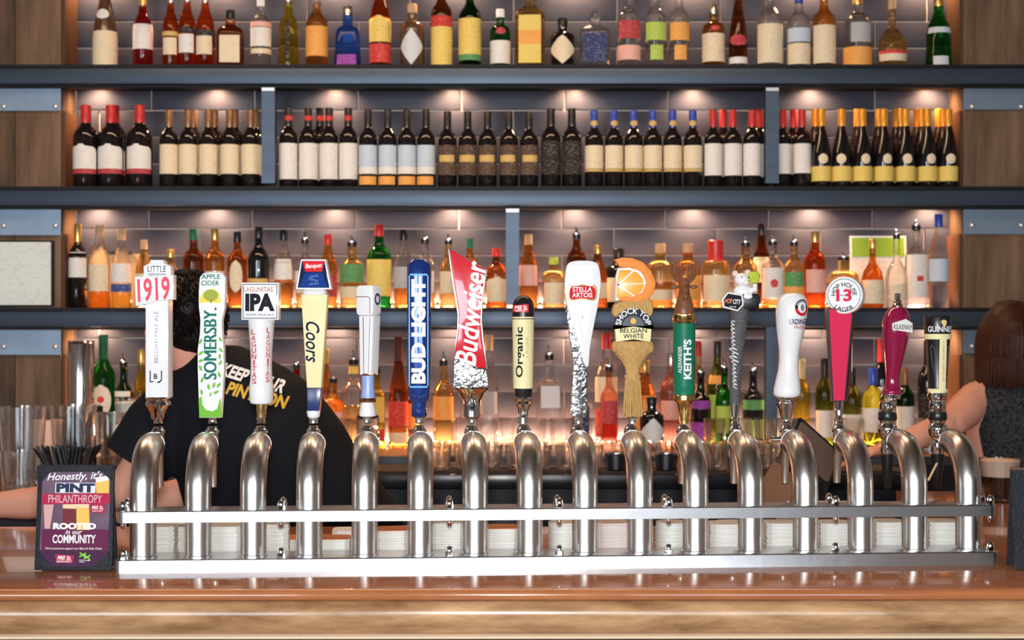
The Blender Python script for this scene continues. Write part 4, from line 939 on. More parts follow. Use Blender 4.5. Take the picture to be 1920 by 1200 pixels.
# middle shelf of spirits
T3 = [
 (146,420,34,'wine','wine','gold',[(.36,.66,'white','band',1.4)],'dark bottle with gold capsule and white label beside the barn wood',{}),
 (187,423,40,'slim','clear','cork',[(.20,.52,'cream','band',1.2)],'clear bottle with cork and cream label over amber liquor',dict(level=.20,liquid='amber')),
 (228,430,38,'slim','clear','cork',[(.32,.56,'white','band',1.3),(.20,.30,'blue','band',1.3)],'clear bottle with blue band label and golden liquor',dict(level=.20,liquid='ltamber')),
 (270,450,32,'slim','ltamber','cork',[(.15,.5,'cream','band',1.3)],'small pale bottle with wide cork behind the white tap handle',{}),
 (320,468,34,'slim','ltamber','gold',[(.15,.5,'cream','band',1.3)],'short golden bottle above the dark haired man',{}),
 (363,430,39,'squat','brown','green',[(.15,.45,'cream','band',1.3)],'dark brown malt bottle with green neck',{}),
 (403,430,38,'spirit','amber','gold',[(.12,.46,'white','band',1.3)],'amber malt bottle with white label beside the dark brown one',{}),
 (445,435,37,'spirit','cognac','black',[(.20,.62,'cream','oval',.7)],'reddish brown bottle with slanted oval cream label',{}),
 (485,426,40,'spirit','black','black',[(.12,.36,'gold','band',1.2)],'black whisky bottle with gold band above the IPA sign',{}),
 (532,431,36,'slim','clear','black',[(.36,.62,'white','band',1.2)],'clear bottle with white label and amber base',dict(level=.38,liquid='amber')),
 (572,440,36,'spirit','clear','pour',[(.2,.5,'white','band',1.2)],'clear bottle with pourer behind the yellow tap handle',dict(level=.5,liquid='ltamber')),
 (615,440,36,'slim','amber','red',[(.15,.45,'crimson','band',1.2)],'amber bottle with crimson label and red stopper',{}),
 (660,446,46,'spirit','ltamber','pour',[(.36,.62,'green','band',1.3),(.14,.30,'cream','band',1.2)],'golden bottle with dark green label and steel pourer',{}),
 (711,422,46,'spirit','green','red',[(.14,.58,'yellow','band',1.3)],'green whisky bottle with yellow label and red cap',{}),
 (757,431,38,'slim','clear','black',[(.25,.52,'grey','band',1.2)],'clear bottle with grey label and orange liquor',dict(level=.3,liquid='amber')),
 (797,440,40,'spirit','clear','pour',[(.2,.5,'white','band',1.)],'clear bottle with pourer behind the navy tap handle',dict(level=.3,liquid='ltamber')),
 (841,442,34,'slim','ltamber','pour',[(.20,.5,'cream','band',1.2)],'pale golden bottle with pourer next to the red bow-tie',{}),
 (881,448,34,'spirit','amber','green',[(.2,.5,'green','band',1.2)],'amber bottle with green neck behind the red bow-tie',{}),
 (931,466,40,'spirit','cognac','red',[(.10,.52,'cream','arch',1.2)],'dark red-capped bottle with cream arched label beside the post',{}),
 (991,440,36,'slim','amber','cork',[(.30,.58,'pink','band',1.2)],'amber bottle with pale pink label right of the shelf post',{}),
 (1038,483,43,'squat','ltamber','lime_',[(.08,.5,'cream','band',1.0)],'squat tequila bottle with round green stopper',{}),
 (1081,430,38,'spirit','brown','pour',[(.2,.5,'cream','band',1.2)],'brown bottle with pourer behind the white chalice handle',{}),
 (1121,460,36,'slim','cognac','gold',[(.15,.4,'cream','band',1.2)],'small dark amber bottle beside the white chalice handle',dict(D=5.81)),
 (1160,466,52,'squat','black','black',[(.1,.5,'cream','band',1.2)],'squat black capped bottle behind the orange wedge',dict(D=5.90)),
 (1238,457,48,'squat','ltamber','cork',[(.12,.28,'cream','band',1.2)],'wide shouldered amber bottle with wooden stopper',dict(level=.4,liquid='amber')),
 (1290,457,49,'squat','amber','cork',[(.12,.5,'orange','band',1.2)],'amber bottle standing behind the stag head',{}),
 (1342,451,52,'squat','ltamber','red',[(.10,.48,'cream','band',1.2)],'square shouldered bourbon bottle dipped in red wax',dict(capt=.68)),
 (1398,446,44,'spirit','ltamber','pour',[(.1,.45,'cream','band',1.2)],'pale bourbon bottle with dark pourer behind the white animal figure',{}),
 (1428,420,34,'slim','brown','black',[(.3,.6,'cream','band',1.2)],'tall brown necked bottle behind the white label bourbon',dict(D=5.93)),
 (1449,444,42,'spirit','clear','pour',[(.14,.56,'white','band',1.3),(.28,.40,'red','oval',.35)],'bourbon bottle with white label and red seal',dict(level=.12,liquid='amber')),
 (1489,445,38,'spirit','ltamber','pour',[(.16,.30,'orange','band',1.3),(.30,.5,'green','band',1.2)],'golden bottle with orange and green label',{}),
 (1528,435,40,'spirit','orange','gold',[(.20,.5,'pink','band',1.2)],'bright orange bottle with pink label above the disc handle',{}),
 (1582,476,56,'squat','ltamber','pour',[(.1,.4,'cream','band',1.2)],'wide pale bottle behind the disc handle',{}),
 (1636,448,42,'flask','cognac','gold',[(.06,.40,'cream','band',1.3)],'dark cognac flask with gold neck and cream label',{}),
 (1681,430,42,'flask','clear','pour',[(.1,.3,'cream','band',.8)],'clear flask with tall pourer in front of the green card',dict(D=5.80)),
 (1718,412,42,'spirit','clear','pour',[(.12,.60,'white','band',1.3),(.3,.36,'red','band',.3)],'tall clear vodka bottle with white label and pourer',dict(D=5.885)),
 (1760,402,38,'slim','clear','blue',[(.28,.52,'ltblue','band',1.4)],'tall frosted vodka bottle with blue cap',{}),
]
for q in T3: bottle(q[0], q[1], q[2], q[3], q[4], q[5], q[6], q[7]+', middle shelf', Z3, yaw=random.uniform(-.12,.12), **q[8])
# lowest row on the back counter
T4 = [
  (194,628,44,'wine','green','green',[(.28,.56,'white','oval',.9),(.40,.46,'red','oval',.3)],'green vermouth bottle with round white label',{}),
 (232,668,34,'wine','dkgreen','pour',[(.56,.62,'white','band',1.),],'dark green bottle with pourer beside the vermouth',{}),
 (265,655,29,'slim','yellow','gold',[(.2,.5,'yellow','band',1.2)],'yellow bottle half hidden behind the white tap handle',{}),
 (556,672,36,'spirit','red','pour',[(.5,.66,'pink','band',1.2)],'red tinted bottle with pourer above the shirt lettering',{}),
 (610,655,34,'slim','amber','yellow',[(.2,.5,'orange','band',1.2)],'amber bottle with yellow neck beside the yellow tap handle',{}),
 (625,700,40,'spirit','ltamber','pour',[(.3,.5,'pink','band',1.2)],'short golden bottle with pourer and pink label',dict(D=5.74)),
 (663,662,48,'spirit','clear','pour',[(.78,.86,'yellow','band',3.)],'clear wide bottle with yellow collar and pourer',dict(level=.45,liquid='ltamber')),
 (690,738,42,'square','black','pour',[(.2,.55,'white')],'short black square whiskey bottle with pourer',dict(D=5.72)),
 (707,680,32,'spirit','yellow','pour',[(.30,.60,'yellow','band',1.2),(.08,.22,'red','band',1.2)],'yellow bottle with red lower label',{}),
 (747,632,38,'champ','cognac','brown_',[(.05,.14,'cream','band',1.2),(.20,.42,'red','band',1.2)],'tall dark cognac bottle with red label',{}),
 (770,676,32,'spirit','brown','pour',[(.2,.5,'orange','band',1.2)],'brown bottle with pourer behind the navy tap handle',dict(D=5.93)),
 (832,664,40,'spirit','ltamber','pour',[(.3,.55,'orange','band',1.2)],'golden bottle with pourer between navy and bow-tie handles',{}),
 (917,628,36,'slim','clear','cork',[(.3,.5,'grey','band',1.)],'tall clear bottle right of the bow-tie foil base',{}),
 (1030,652,48,'square','clear','pour',[(.40,.62,'silver')],'clear square bottle with silver label and pourer',{}),
 (1090,720,42,'square','clear','clear',[(.1,.7,'navy')],'clear bottle with navy label behind the silver stem',{}),
 (1137,625,44,'spirit','clear','red',[(.40,.62,'cream','band',1.2),(.10,.34,'red','band',1.1)],'clear gin bottle with red cap and red label',{}),
 (1142,676,34,'spirit','pink','pour',[(.3,.55,'crimson','band',1.2)],'pink bottle with pourer in front of the red capped gin',dict(D=5.74)),
 (1209,676,46,'slim','amber','gold',[(.2,.6,'orange','band',1.3)],'deep orange bottle right of the wheat sheaf',{}),
 (1222,745,46,'squat','black','black',[(.08,.62,'silver','diamond',1.3)],'squat black bottle with silver diamond label on back counter',dict(D=5.70)),
 (1258,662,40,'spirit','pink','silver',[(.3,.5,'pink','band',1.2)],'pale pink bottle left of the green stag handle',{}),
 (1309,640,32,'slim','ltamber','red',[(.3,.6,'orange','band',1.2)],'narrow golden bottle right of the green stag handle',{}),
 (1314,688,38,'spirit','black','pour',[(.50,.60,'purple','band',1.3),(.10,.34,'purple','band',1.2)],'black bottle with purple labels and pourer',dict(D=5.74)),
 (1345,640,38,'spirit','olive','dark',[(.28,.5,'lime','band',1.2),(.6,.68,'orange','band',1.2)],'olive green bottle with lime label beside the grey stick handle',{}),
 (1358,678,34,'spirit','green','pour',[(.2,.5,'lime','band',1.2)],'green bottle with pourer in front of the olive one',dict(D=5.74)),
 (1412,684,40,'spirit','black','pour',[(.46,.58,'green','band',1.3),(.12,.34,'lime','band',1.1)],'black bottle with green labels and pourer',{}),
 (1503,674,32,'wine','yellow','cream_',[(.1,.3,'yellow','band',1.3)],'yellow white-wine bottle right of the ceramic handle',{}),
 (1546,672,34,'wine','olive','dark',[(.12,.42,'white','band',1.3)],'green wine bottle left of the crimson handle',{}),
 (1597,690,36,'wine','olive','dark',[(.1,.42,'white','band',1.3)],'green wine bottle right of the crimson handle',{}),
 (1637,690,40,'wine','olive','blue',[(.20,.50,'white','band',1.4)],'green wine bottle with blue capsule and white label',{}),
 (1653,635,36,'wine','wine','red',[(.3,.55,'white','band',1.4)],'tall dark wine bottle behind the blue capsule bottle',dict(D=5.925)),
 (1697,690,34,'wine','dkgreen','tan',[(.16,.52,'white','band',1.4)],'dark wine bottle with white label beside the maroon handle',{}),
 (1740,638,38,'wine','wine','dark',[(.2,.5,'black','band',1.4)],'large black wine bottle beside the stout handle',{}),
]
K['brown_'] = mat('capsule_brown', (.10,.03,.02), .4); K['cream_'] = mat('capsule_cream', (.75,.62,.35), .5)
for q in T4:
    if q[3]: bottle(q[0], q[1], q[2], q[3], q[4], q[5], q[6], q[7]+(', back counter' if 'back counter' not in q[7] else ''), Z4, yaw=random.uniform(-.12,.12), **q[8])
# steel canister on the counter at left
c = thing('steel_canister', 'tall polished steel cylinder beside the green vermouth bottle', 'canister', W(152,850,5.70)*1)
c.location.z = Z4
obj('body', MB().lathe([(.047,0),(.048,.004),(.048,.40),(.046,.405)], 24), mat('polished_steel', (.75,.72,.68), .12, 1.), c); obj('rim', MB().lathe([(.048,.403),(.050,.407),(.048,.412)], 24), CHROME, c)

# cards behind bottles, framed notice
cb = thing('kraft_card', 'tan kraft card leaning on the tiles behind two clear bottles', 'card', (W(218,577,5.94).x, 5.925, Z3+.003))
o = obj('sheet', MB().box((0,0,.105), (.19,.004,.21)), mat('kraft', (.68,.45,.24), .8), cb); o.rotation_euler = (radians(-6), 0, 0)
o2 = obj('clip_bar', MB().box((0,-.004,.212), (.12,.008,.012)), BLACKP, cb, (0,.02,0))
gp = thing('printed_card', 'white notice card with a green heading behind cognac flask', 'card', (W(1648,577,5.93).x, 5.925, Z3+.003))
o = obj('sheet', MB().box((0,0,.14), (.22,.003,.28)), WHITE, gp); o.rotation_euler = (radians(-5), 0, 0)
o2 = obj('green_heading', MB().box((0,-.002,.235), (.205,.002,.075)), mat('heading_green', (.32,.50,.05), .6), o)
o3 = obj('print', MB().box((0,-.002,.13), (.19,.002,.12)), printed('notice_print', (.82,.76,.68), (.5,.3,.2), .6, .009), o)
fr = thing('framed_notice', 'pale framed notice sheet hung on the barn wood pillar', 'notice', W(46,513,PF-.01))
obj('backing', MB().box((0,0,0), (.222,.012,.250)), BLACKM, fr); obj('sheet', MB().box((.0,-.008,0), (.205,.004,.238)), printed('notice_sheet', (.72,.78,.74), (.35,.4,.38), .35, .014), fr)

# ------------------------------------------------------------------ glassware
def glass_mesh(r0, r1, h, facets=0):
    t = .0028
    b = MB().lathe([(r0*.9,0),(r0,.003),(r1,h),(r1-t,h),(r0-t,.012),(.001,.010)], facets or 20, cap=False)
    b.add([(r0*.9*cos(2*pi*k/20), r0*.9*sin(2*pi*k/20), 0) for k in range(20)], [tuple(range(20))[::-1]])
    return b.mesh('glass', 30 if facets else 50)
GM = {'tumbler': glass_mesh(.030,.040,.085), 'pint': glass_mesh(.031,.044,.148), 'rock': glass_mesh(.036,.0405,.088, 12), 'rock2': glass_mesh(.048,.058,.125, 14), 'mug': glass_mesh(.038,.041,.13, 10), 'mug2': glass_mesh(.042,.052,.235, 14), 'pitcher': glass_mesh(.060,.076,.255)}
BASE_ME = MB().lathe([(.026,.003),(.028,.010),(.001,.0105)], 16).mesh('base', 40)
def glassy(kind, x, D, z, lab, group=None, m=GLASS):
    t = thing('drinking_glass', lab, 'glass', (x, D, z), random.uniform(0,6), group)
    obj('wall', GM[kind], m, t); obj('heavy_base', BASE_ME, GLASS, t)
    return t
random.seed(4)
for row, (D, z, kind, xs) in enumerate(((5.27,1.121,'tumbler',[826,872,922,968,1014,1062,1110,1200,1295,1345,1392,1438,1484]),(5.385,1.121,'rock',[806,852,898,946,993,1040,1087,1134,1182,1230,1278,1325,1372,1418,1464]))):
    for px in xs: glassy(kind, (px-960)*D/F, D, z, ['plain clear tumbler in the front row on the rubber mat','faceted clear rocks glass in the second row on the rubber mat'][row], ['tumblers on the mat','rocks glasses on the mat'][row])
for px in (640,688,868,912,958,1004,1052,1340,1388,1434,1480,1600,1740):
    glassy('mug', (px-960)*5.585/F, 5.585, Z4+.0008, 'tall faceted clear glass standing before the bottles on copper ledge', 'tall glasses on the ledge')
# small steel cups on the mat
for px in (1155,1249):
    t = thing('steel_cup', 'small dark steel cup on the rubber mat', 'cup', ((px-960)*5.26/F, 5.26, 1.121), 0, 'steel cups on the mat')
    obj('wall', MB().lathe([(.030,0),(.036,.004),(.040,.055),(.038,.055),(.034,.008),(.001,.006)], 18), mat('dark_steel', (.3,.33,.38), .25, 1.), t); obj('rim', MB().lathe([(.039,.053),(.041,.056),(.039,.058)], 18, cap=False), CHROME, t)
# glasses, straws and tins at the man's left
glassy('pitcher', W(42,0,4.98).x, 4.98, LZ, 'large clear mixing pitcher behind the straws'); glassy('pitcher', W(138,0,5.06).x, 5.06, LZ, 'clear glass jug between the pitcher and the beer glass')
glassy('mug2', W(208,0,4.98).x, 4.98, LZ, 'empty clear pint glass beside the black sleeve'); glassy('rock2', W(34,0,4.81).x, 4.81, LZ, 'ribbed rocks glass beside the forearm')
bg = thing('beer_glass', 'short glass of golden beer with white foam beside the black sleeve', 'glass', (W(238,0,5.40).x, 5.40, 1.1215))
obj('wall', glass_mesh(.036,.042,.24), GLASS, bg); obj('beer', MB().lathe([(.030,.012),(.037,.19),(.001,.1905)], 18), G['ltamber'], bg); obj('foam', MB().lathe([(.037,.191),(.0385,.222),(.030,.228),(.001,.229)], 18), PAPER, bg)
cj = thing('candle_jar', 'cream candle in a low jar with a black straw', 'candle', (W(92,0,5.30).x, 5.30, 1.1215))
obj('jar', MB().lathe([(.040,0),(.042,.006),(.044,.165),(.042,.168)], 18), mat('candle_cream', (.82,.55,.42), .5), cj); obj('straw', MB().tube([(0,0,.15),(-.012,0,.215)], .004, 8), BLACKP, cj)
for px, D, d in ((136,5.27,'dark round decanter by the steel cylinder'), (186,5.30,'dark stoppered jar below the vermouth bottle')):
    t = thing('dark_jar', d, 'jar', (W(px,0,D).x, D, 1.1215)); obj('body', MB().lathe([(.03,0),(.04,.02),(.042,.12),(.04,.16),(.03,.18)], 18), mat('dark_jar_glass', (.02,.015,.013), .1, coat=.5), t); obj('lid', MB().lathe([(.032,.18),(.034,.19),(.012,.2),(.014,.215),(.004,.222)], 14), BLACKP, t)
sc_ = thing('straw_caddy', 'grey caddy with a brass rim holding black straws', 'caddy', (W(131,0,4.80).x, 4.80, LZ))
obj('box', MB().box((0,0,.030), (.135,.09,.06)), mat('caddy_grey', (.16,.18,.22), .35, .6), sc_); obj('brass_rim', MB().box((0,0,.062), (.132,.096,.007)), BRASS, sc_)
random.seed(9)
for i in range(95):
    x = random.uniform(-.060,.060); y = random.uniform(-.035,.035); l = random.uniform(-1,1)
    st = thing('drinking_straw', 'thin black drinking straw standing in the grey caddy', 'straw', (sc_.location.x+x, sc_.location.y+y, 1.1675), 0, 'black straws in the caddy')
    obj('tube', MB().tube([(0,0,0),((x*.55+l*.020), y*.3, .072+random.uniform(-.006,.006))], .0032, 6), BLACKP, st)
    bpy.data.objects.remove(st.children[0]) if False else None
lemon = tag(obj('lemon_ball', MB().ell((0,0,.022), (.020,.020,.022)), mat('pale_wax', (.85,.76,.6), .5), None, (W(82,0,4.775).x, 4.775, LZ)), 'small pale round wax ball beside the straw caddy', 'candle')

# ------------------------------------------------------------------ table sign at left
def sign():
    D = 3.44; k = D/F; ox, oy = 136, 1064
    t = thing('table_sign', 'black leather framed table sign about pints and philanthropy', 'sign', Vector((W(ox,0,D).x, D, BZ)), radians(-2))
    tilt = bpy.data.objects.new('x', None); bpy.data.objects.remove(tilt)
    LEATH = mat('black_leather', (.022,.024,.030), .45, bump=.6, bscale=220)
    X = lambda px: (px-ox)*k; Z = lambda py: (oy-py)*k
    fr = obj('front_board', MB().prism([(X(63),Z(1061)),(X(210),Z(1061)),(X(208),Z(864)),(X(62),Z(864))], 0, .007, .0015), LEATH, t)
    fr.rotation_euler = (radians(-7), 0, 0)
    bk = obj('back_board', MB().prism([(X(60),Z(1062)),(X(206),Z(1062)),(X(206),Z(866)),(X(60),Z(866))], 0, .006, .001), LEATH, t, (0,.062,0)); bk.rotation_euler = (radians(9), 0, 0)
    def flat(name, pts, m, y):
        me = bpy.data.meshes.new(name); me.from_pydata([(X(a), y, Z(b)) for a, b in pts], [], [tuple(range(len(pts)))]); return obj(name, me, m, fr)
    def tx(s, cx, cy, w, hh, m, y, bold=.01, shear=0., rot=0): obj('lettering', text_mesh(s, X(cx), Z(cy), w*k, hh*k if hh else None, rot, bold, shear, y), m, fr)
    PUR = mat('poster_plum', (.07,.035,.07), .5, noise=.6, nscale=14, col2=(.20,.13,.19)); CRI = mat('poster_crimson', (.42,.015,.06), .5); DKP = mat('poster_dark', (.055,.014,.05), .5)
    flat('print', rect(72,202,870,1054), PUR, -.0006)
    flat('print_block', [(75,985),(202,985),(202,1024),(75,1024)], mat('poster_plum2', (.12,.012,.06), .5), -.0009); flat('print_block', rect(72,202,1024,1054), DKP, -.0009)
    flat('beer_foam', rect(113,138,937,947), mat('foam_tan', (.8,.6,.4), .5), -.0010); flat('beer_dark', [(113,946),(138,946),(140,986),(114,986)], mat('ale_red', (.16,.015,.02), .4), -.0010)
    flat('beer_foam', rect(138,163,936,945), mat('foam_tan'), -.0011); flat('beer_gold', [(139,945),(163,945),(166,986),(141,986)], mat('lager_gold', (.85,.50,.10), .4), -.0011)
    flat('beer_gold', [(174,896),(199,890),(200,920),(176,918)], mat('lager_gold'), -.0010); flat('beer_foam', [(174,888),(198,884),(199,893),(174,897)], WHITE, -.0012)
    flat('glass_shape', [(76,936),(96,936),(90,984),(80,984)], mat('poster_pale', (.62,.36,.34), .5), -.0010)
    flat('band', [(73,919),(202,917),(202,937),(73,939)], CRI, -.0014)
    tx('Honestly, it\'s', 134, 887, 106, 19, WHITE, -.0018, .012, .3, 2)
    flat('pint_backing', rect(97,174,898,917), mat('pint_white', (.75,.73,.75), .5), -.0012); tx('PINT', 136, 907.5, 74, 17, mat('navy_ink', (.02,.03,.08), .5), -.0018, .06)  # white printed backing around the navy PINT letters
    tx('PHILANTHROPY', 136, 928, 102, 15, mat('pale_pink_ink', (.72,.5,.55), .5), -.0018, .0)
    flat('badge', [(165,936),(193,938),(193,955),(166,953)], CRI, -.0016); tx('Mill St.', 179.5, 944, 22, 7, WHITE, -.002, .015, .2); tx('BREWERY', 180, 950.5, 20, 2.6, WHITE, -.002, 0)
    tx('ROOTED', 137, 979, 82, 12, WHITE, -.0018, .06); tx('in our', 136, 990, 32, 8, WHITE, -.0018, .01, .3); tx('COMMUNITY', 137, 1003, 82, 16, WHITE, -.0018, .025)
    tx("We're proud to support our Boys & Girls Clubs.", 137, 1021, 108, 5, WHITE, -.0018, .006, .2)
    flat('badge', [(102,1031),(138,1034),(136,1048),(104,1046)], CRI, -.0016); tx('Mill St.', 120, 1038, 26, 8, WHITE, -.002, .015, .2, -2); tx('BREWERY', 120, 1045, 28, 3.4, WHITE, -.002, 0)
    for q in range(4):
        a = radians(38 if q % 2 else -30); cx, cy = ((154.5,1032.5) if q < 2 else (163,1036.5)); c, n = cos(a), sin(a)
        flat('club_emblem', [(cx+c*u*7-n*v*1.3, cy+n*u*7+c*v*1.3) for u, v in ((-1,-1),(1,-1),(1,1),(-1,1))], mat('emblem_green', (.22,.6,.06), .5), -.0018-.0001*q)
    obj('small_print', marks_mesh(X(159), Z(1042.5), 21*k, 1.8*k, -2, 9, -.002), WHITE, fr); obj('small_print', marks_mesh(X(154), Z(1045.5), 11*k, 1.8*k, -2, 5, -.002), WHITE, fr)
    for pts in ([(70,869),(97,869),(70,896)], [(204,868),(204,894),(176,868)], [(70,1055),(70,1028),(98,1055)], [(204,1054),(204,1028),(176,1054)]):
        obj('corner', MB().prism([(X(a), Z(b)) for a, b in pts], -.0045, -.0022, .0006), LEATH, fr)
sign()
LEATH = _m['black_leather']
rs = thing('menu_holder', 'plain dark leather menu tent on the bar past the end of the tower', 'menu', Vector((W(1955,0,3.46).x, 3.46, BZ)))
o = obj('front_board', MB().box((0,0,.115), (.125,.006,.225)), LEATH, rs); o.rotation_euler = (radians(-7), 0, 0)
o = obj('back_board', MB().box((0,0,.115), (.125,.006,.225)), LEATH, rs, (0,.06,0)); o.rotation_euler = (radians(7), 0, 0)
obj('copper_edge', MB().box((0,.03,.228), (.125,.012,.004)), COPPER, rs)

# pint of stout, paper, terminal at right
pt = thing('pint_of_stout', 'glass of dark stout with pale foam on the bar return', 'glass', (W(1874,0,4.78).x, 4.78, BZ))
obj('wall', glass_mesh(.052,.063,.135), GLASS, pt); obj('stout', MB().lathe([(.044,.012),(.053,.078),(.001,.0785)], 20), mat('stout', (.012,.005,.003), .1), pt); obj('foam', MB().lathe([(.053,.079),(.059,.128),(.05,.131),(.001,.131)], 20), mat('stout_foam', (.70,.55,.45), .7), pt)
pp = thing('paper_pile', 'loose white receipts on the bar behind the steel tower', 'paper', (W(1475,0,3.80).x, 3.80, BZ))
for i in range(4): obj('sheet', MB().box((0,0,0), (.085,.05,.0015)), PAPER, pp, (i*.004-.006, i*.003, .108+i*.0035 if False else .001+i*.002))
tray = thing('check_tray', 'copper coloured check presenter box behind the beer tower', 'box', (W(1580,0,3.84).x, 3.88, BZ))
obj('box', MB().box((.03,0,.05), (.20,.09,.10)), mat('copper_card', (.42,.17,.07), .5), tray); obj('paper_strip', MB().box((0,-.01,.103), (.11,.05,.006)), PAPER, tray)
pos = thing('pos_terminal', 'tilted dark touch terminal with brown back on the bar behind crimson handle', 'terminal', (W(1510,0,4.06).x, 4.06, BZ))
o = obj('screen', MB().prism(rrect(-.085,.085,-.11,.11,.012), -.012, .012, .003), BLACKP, pos, (.0,.0,.175)); o.rotation_euler = (radians(-20), radians(38), radians(22))
obj('back_cover', MB().prism(rrect(-.075,.075,.0,.10,.01), -.016, -.011, .002), mat('terminal_brown', (.15,.10,.075), .45), o)
for i in range(9): obj('vent_rib', MB().box((0,-.0135,-.095+i*.010), (.14,.003,.004)), BLACKP, o)
obj('neck', MB().tube([(0,.02,.02),(.0,.02,.15)], [.03,.02], 12), BLACKM, pos); obj('base', MB().lathe([(.085,0),(.085,.012),(.03,.025)], 20, dep=.6), BLACKM, pos)
wl = thing('wallet_folder', 'brown leather check folder leaning by the terminal', 'folder', (W(1418,0,3.84).x, 3.84, BZ+.035))
o = obj('cover', MB().box((0,0,.09), (.115,.014,.17)), mat('folder_brown', (.20,.10,.055), .5), wl); o.rotation_euler = (radians(-12), radians(35), 0)
o2 = obj('receipt', MB().box((.04,-.010,.08), (.035,.002,.06)), PAPER, o)
cbl = tag(obj('terminal_cable', MB().tube(smooth_prof([(0,0,.006),(.05,-.01,.055),(.10,-.01,.065),(.14,-.01,.03),(.155,-.01,.006)], 4), .007, 8), BLACKP, None, (W(1590,0,3.98).x, 3.98, BZ)), 'black looped cable on the bar behind the tower', 'cable')

# ------------------------------------------------------------------ people
def remesh(mb, vox=.012, smooth=6):
    me = bpy.data.meshes.new('tmp'); me.from_pydata(mb.v, [], mb.f)
    bm = bmesh.new(); bm.from_mesh(me); bmesh.ops.remove_doubles(bm, verts=bm.verts, dist=1e-6); bmesh.ops.recalc_face_normals(bm, faces=bm.faces); bm.to_mesh(me); bm.free()
    o = bpy.data.objects.new('tmp', me); COL.objects.link(o)
    r = o.modifiers.new('r', 'REMESH'); r.mode = 'VOXEL'; r.voxel_size = vox
    s = o.modifiers.new('s', 'SMOOTH'); s.factor = .5; s.iterations = smooth
    bpy.context.view_layer.update()
    m2 = bpy.data.meshes.new_from_object(o.evaluated_get(bpy.context.evaluated_depsgraph_get()))
    bpy.data.objects.remove(o); bpy.data.meshes.remove(me)
    for p in m2.polygons: p.use_smooth = True
    return m2
def V3(px, py, D, o): return tuple(W(px, py, D)-o)
def hand(mb, wrist, direction, up, s=1.):
    d = Vector(direction).normalized(); u = Vector(up).normalized(); sd = d.cross(u).normalized(); wv = Vector(wrist)
    mb.tube([wv, wv+d*.04*s, wv+d*.085*s], [.026*s,.036*s,.034*s], 10, (1,.55))
    for j, (l, off) in enumerate(((.070,-.027),(.080,-.009),(.075,.009),(.058,.026))):
        b0 = wv+d*.08*s+sd*off*s; p1 = b0+d*l*.45*s-u*.004*s; p2 = p1+d*l*.3*s-u*.016*s; p3 = p2+d*l*.18*s-u*.020*s
        mb.tube([wv+d*.05*s+sd*off*.8*s, b0, p1, p2, p3], [.010*s,.0095*s,.009*s,.0085*s,.006*s], 8)
    t0 = wv+d*.02*s-sd*.024*s; mb.tube([t0, t0+d*.03*s-sd*.022*s, t0+d*.06*s-sd*.03*s-u*.01*s], [.013*s,.011*s,.008*s], 8)
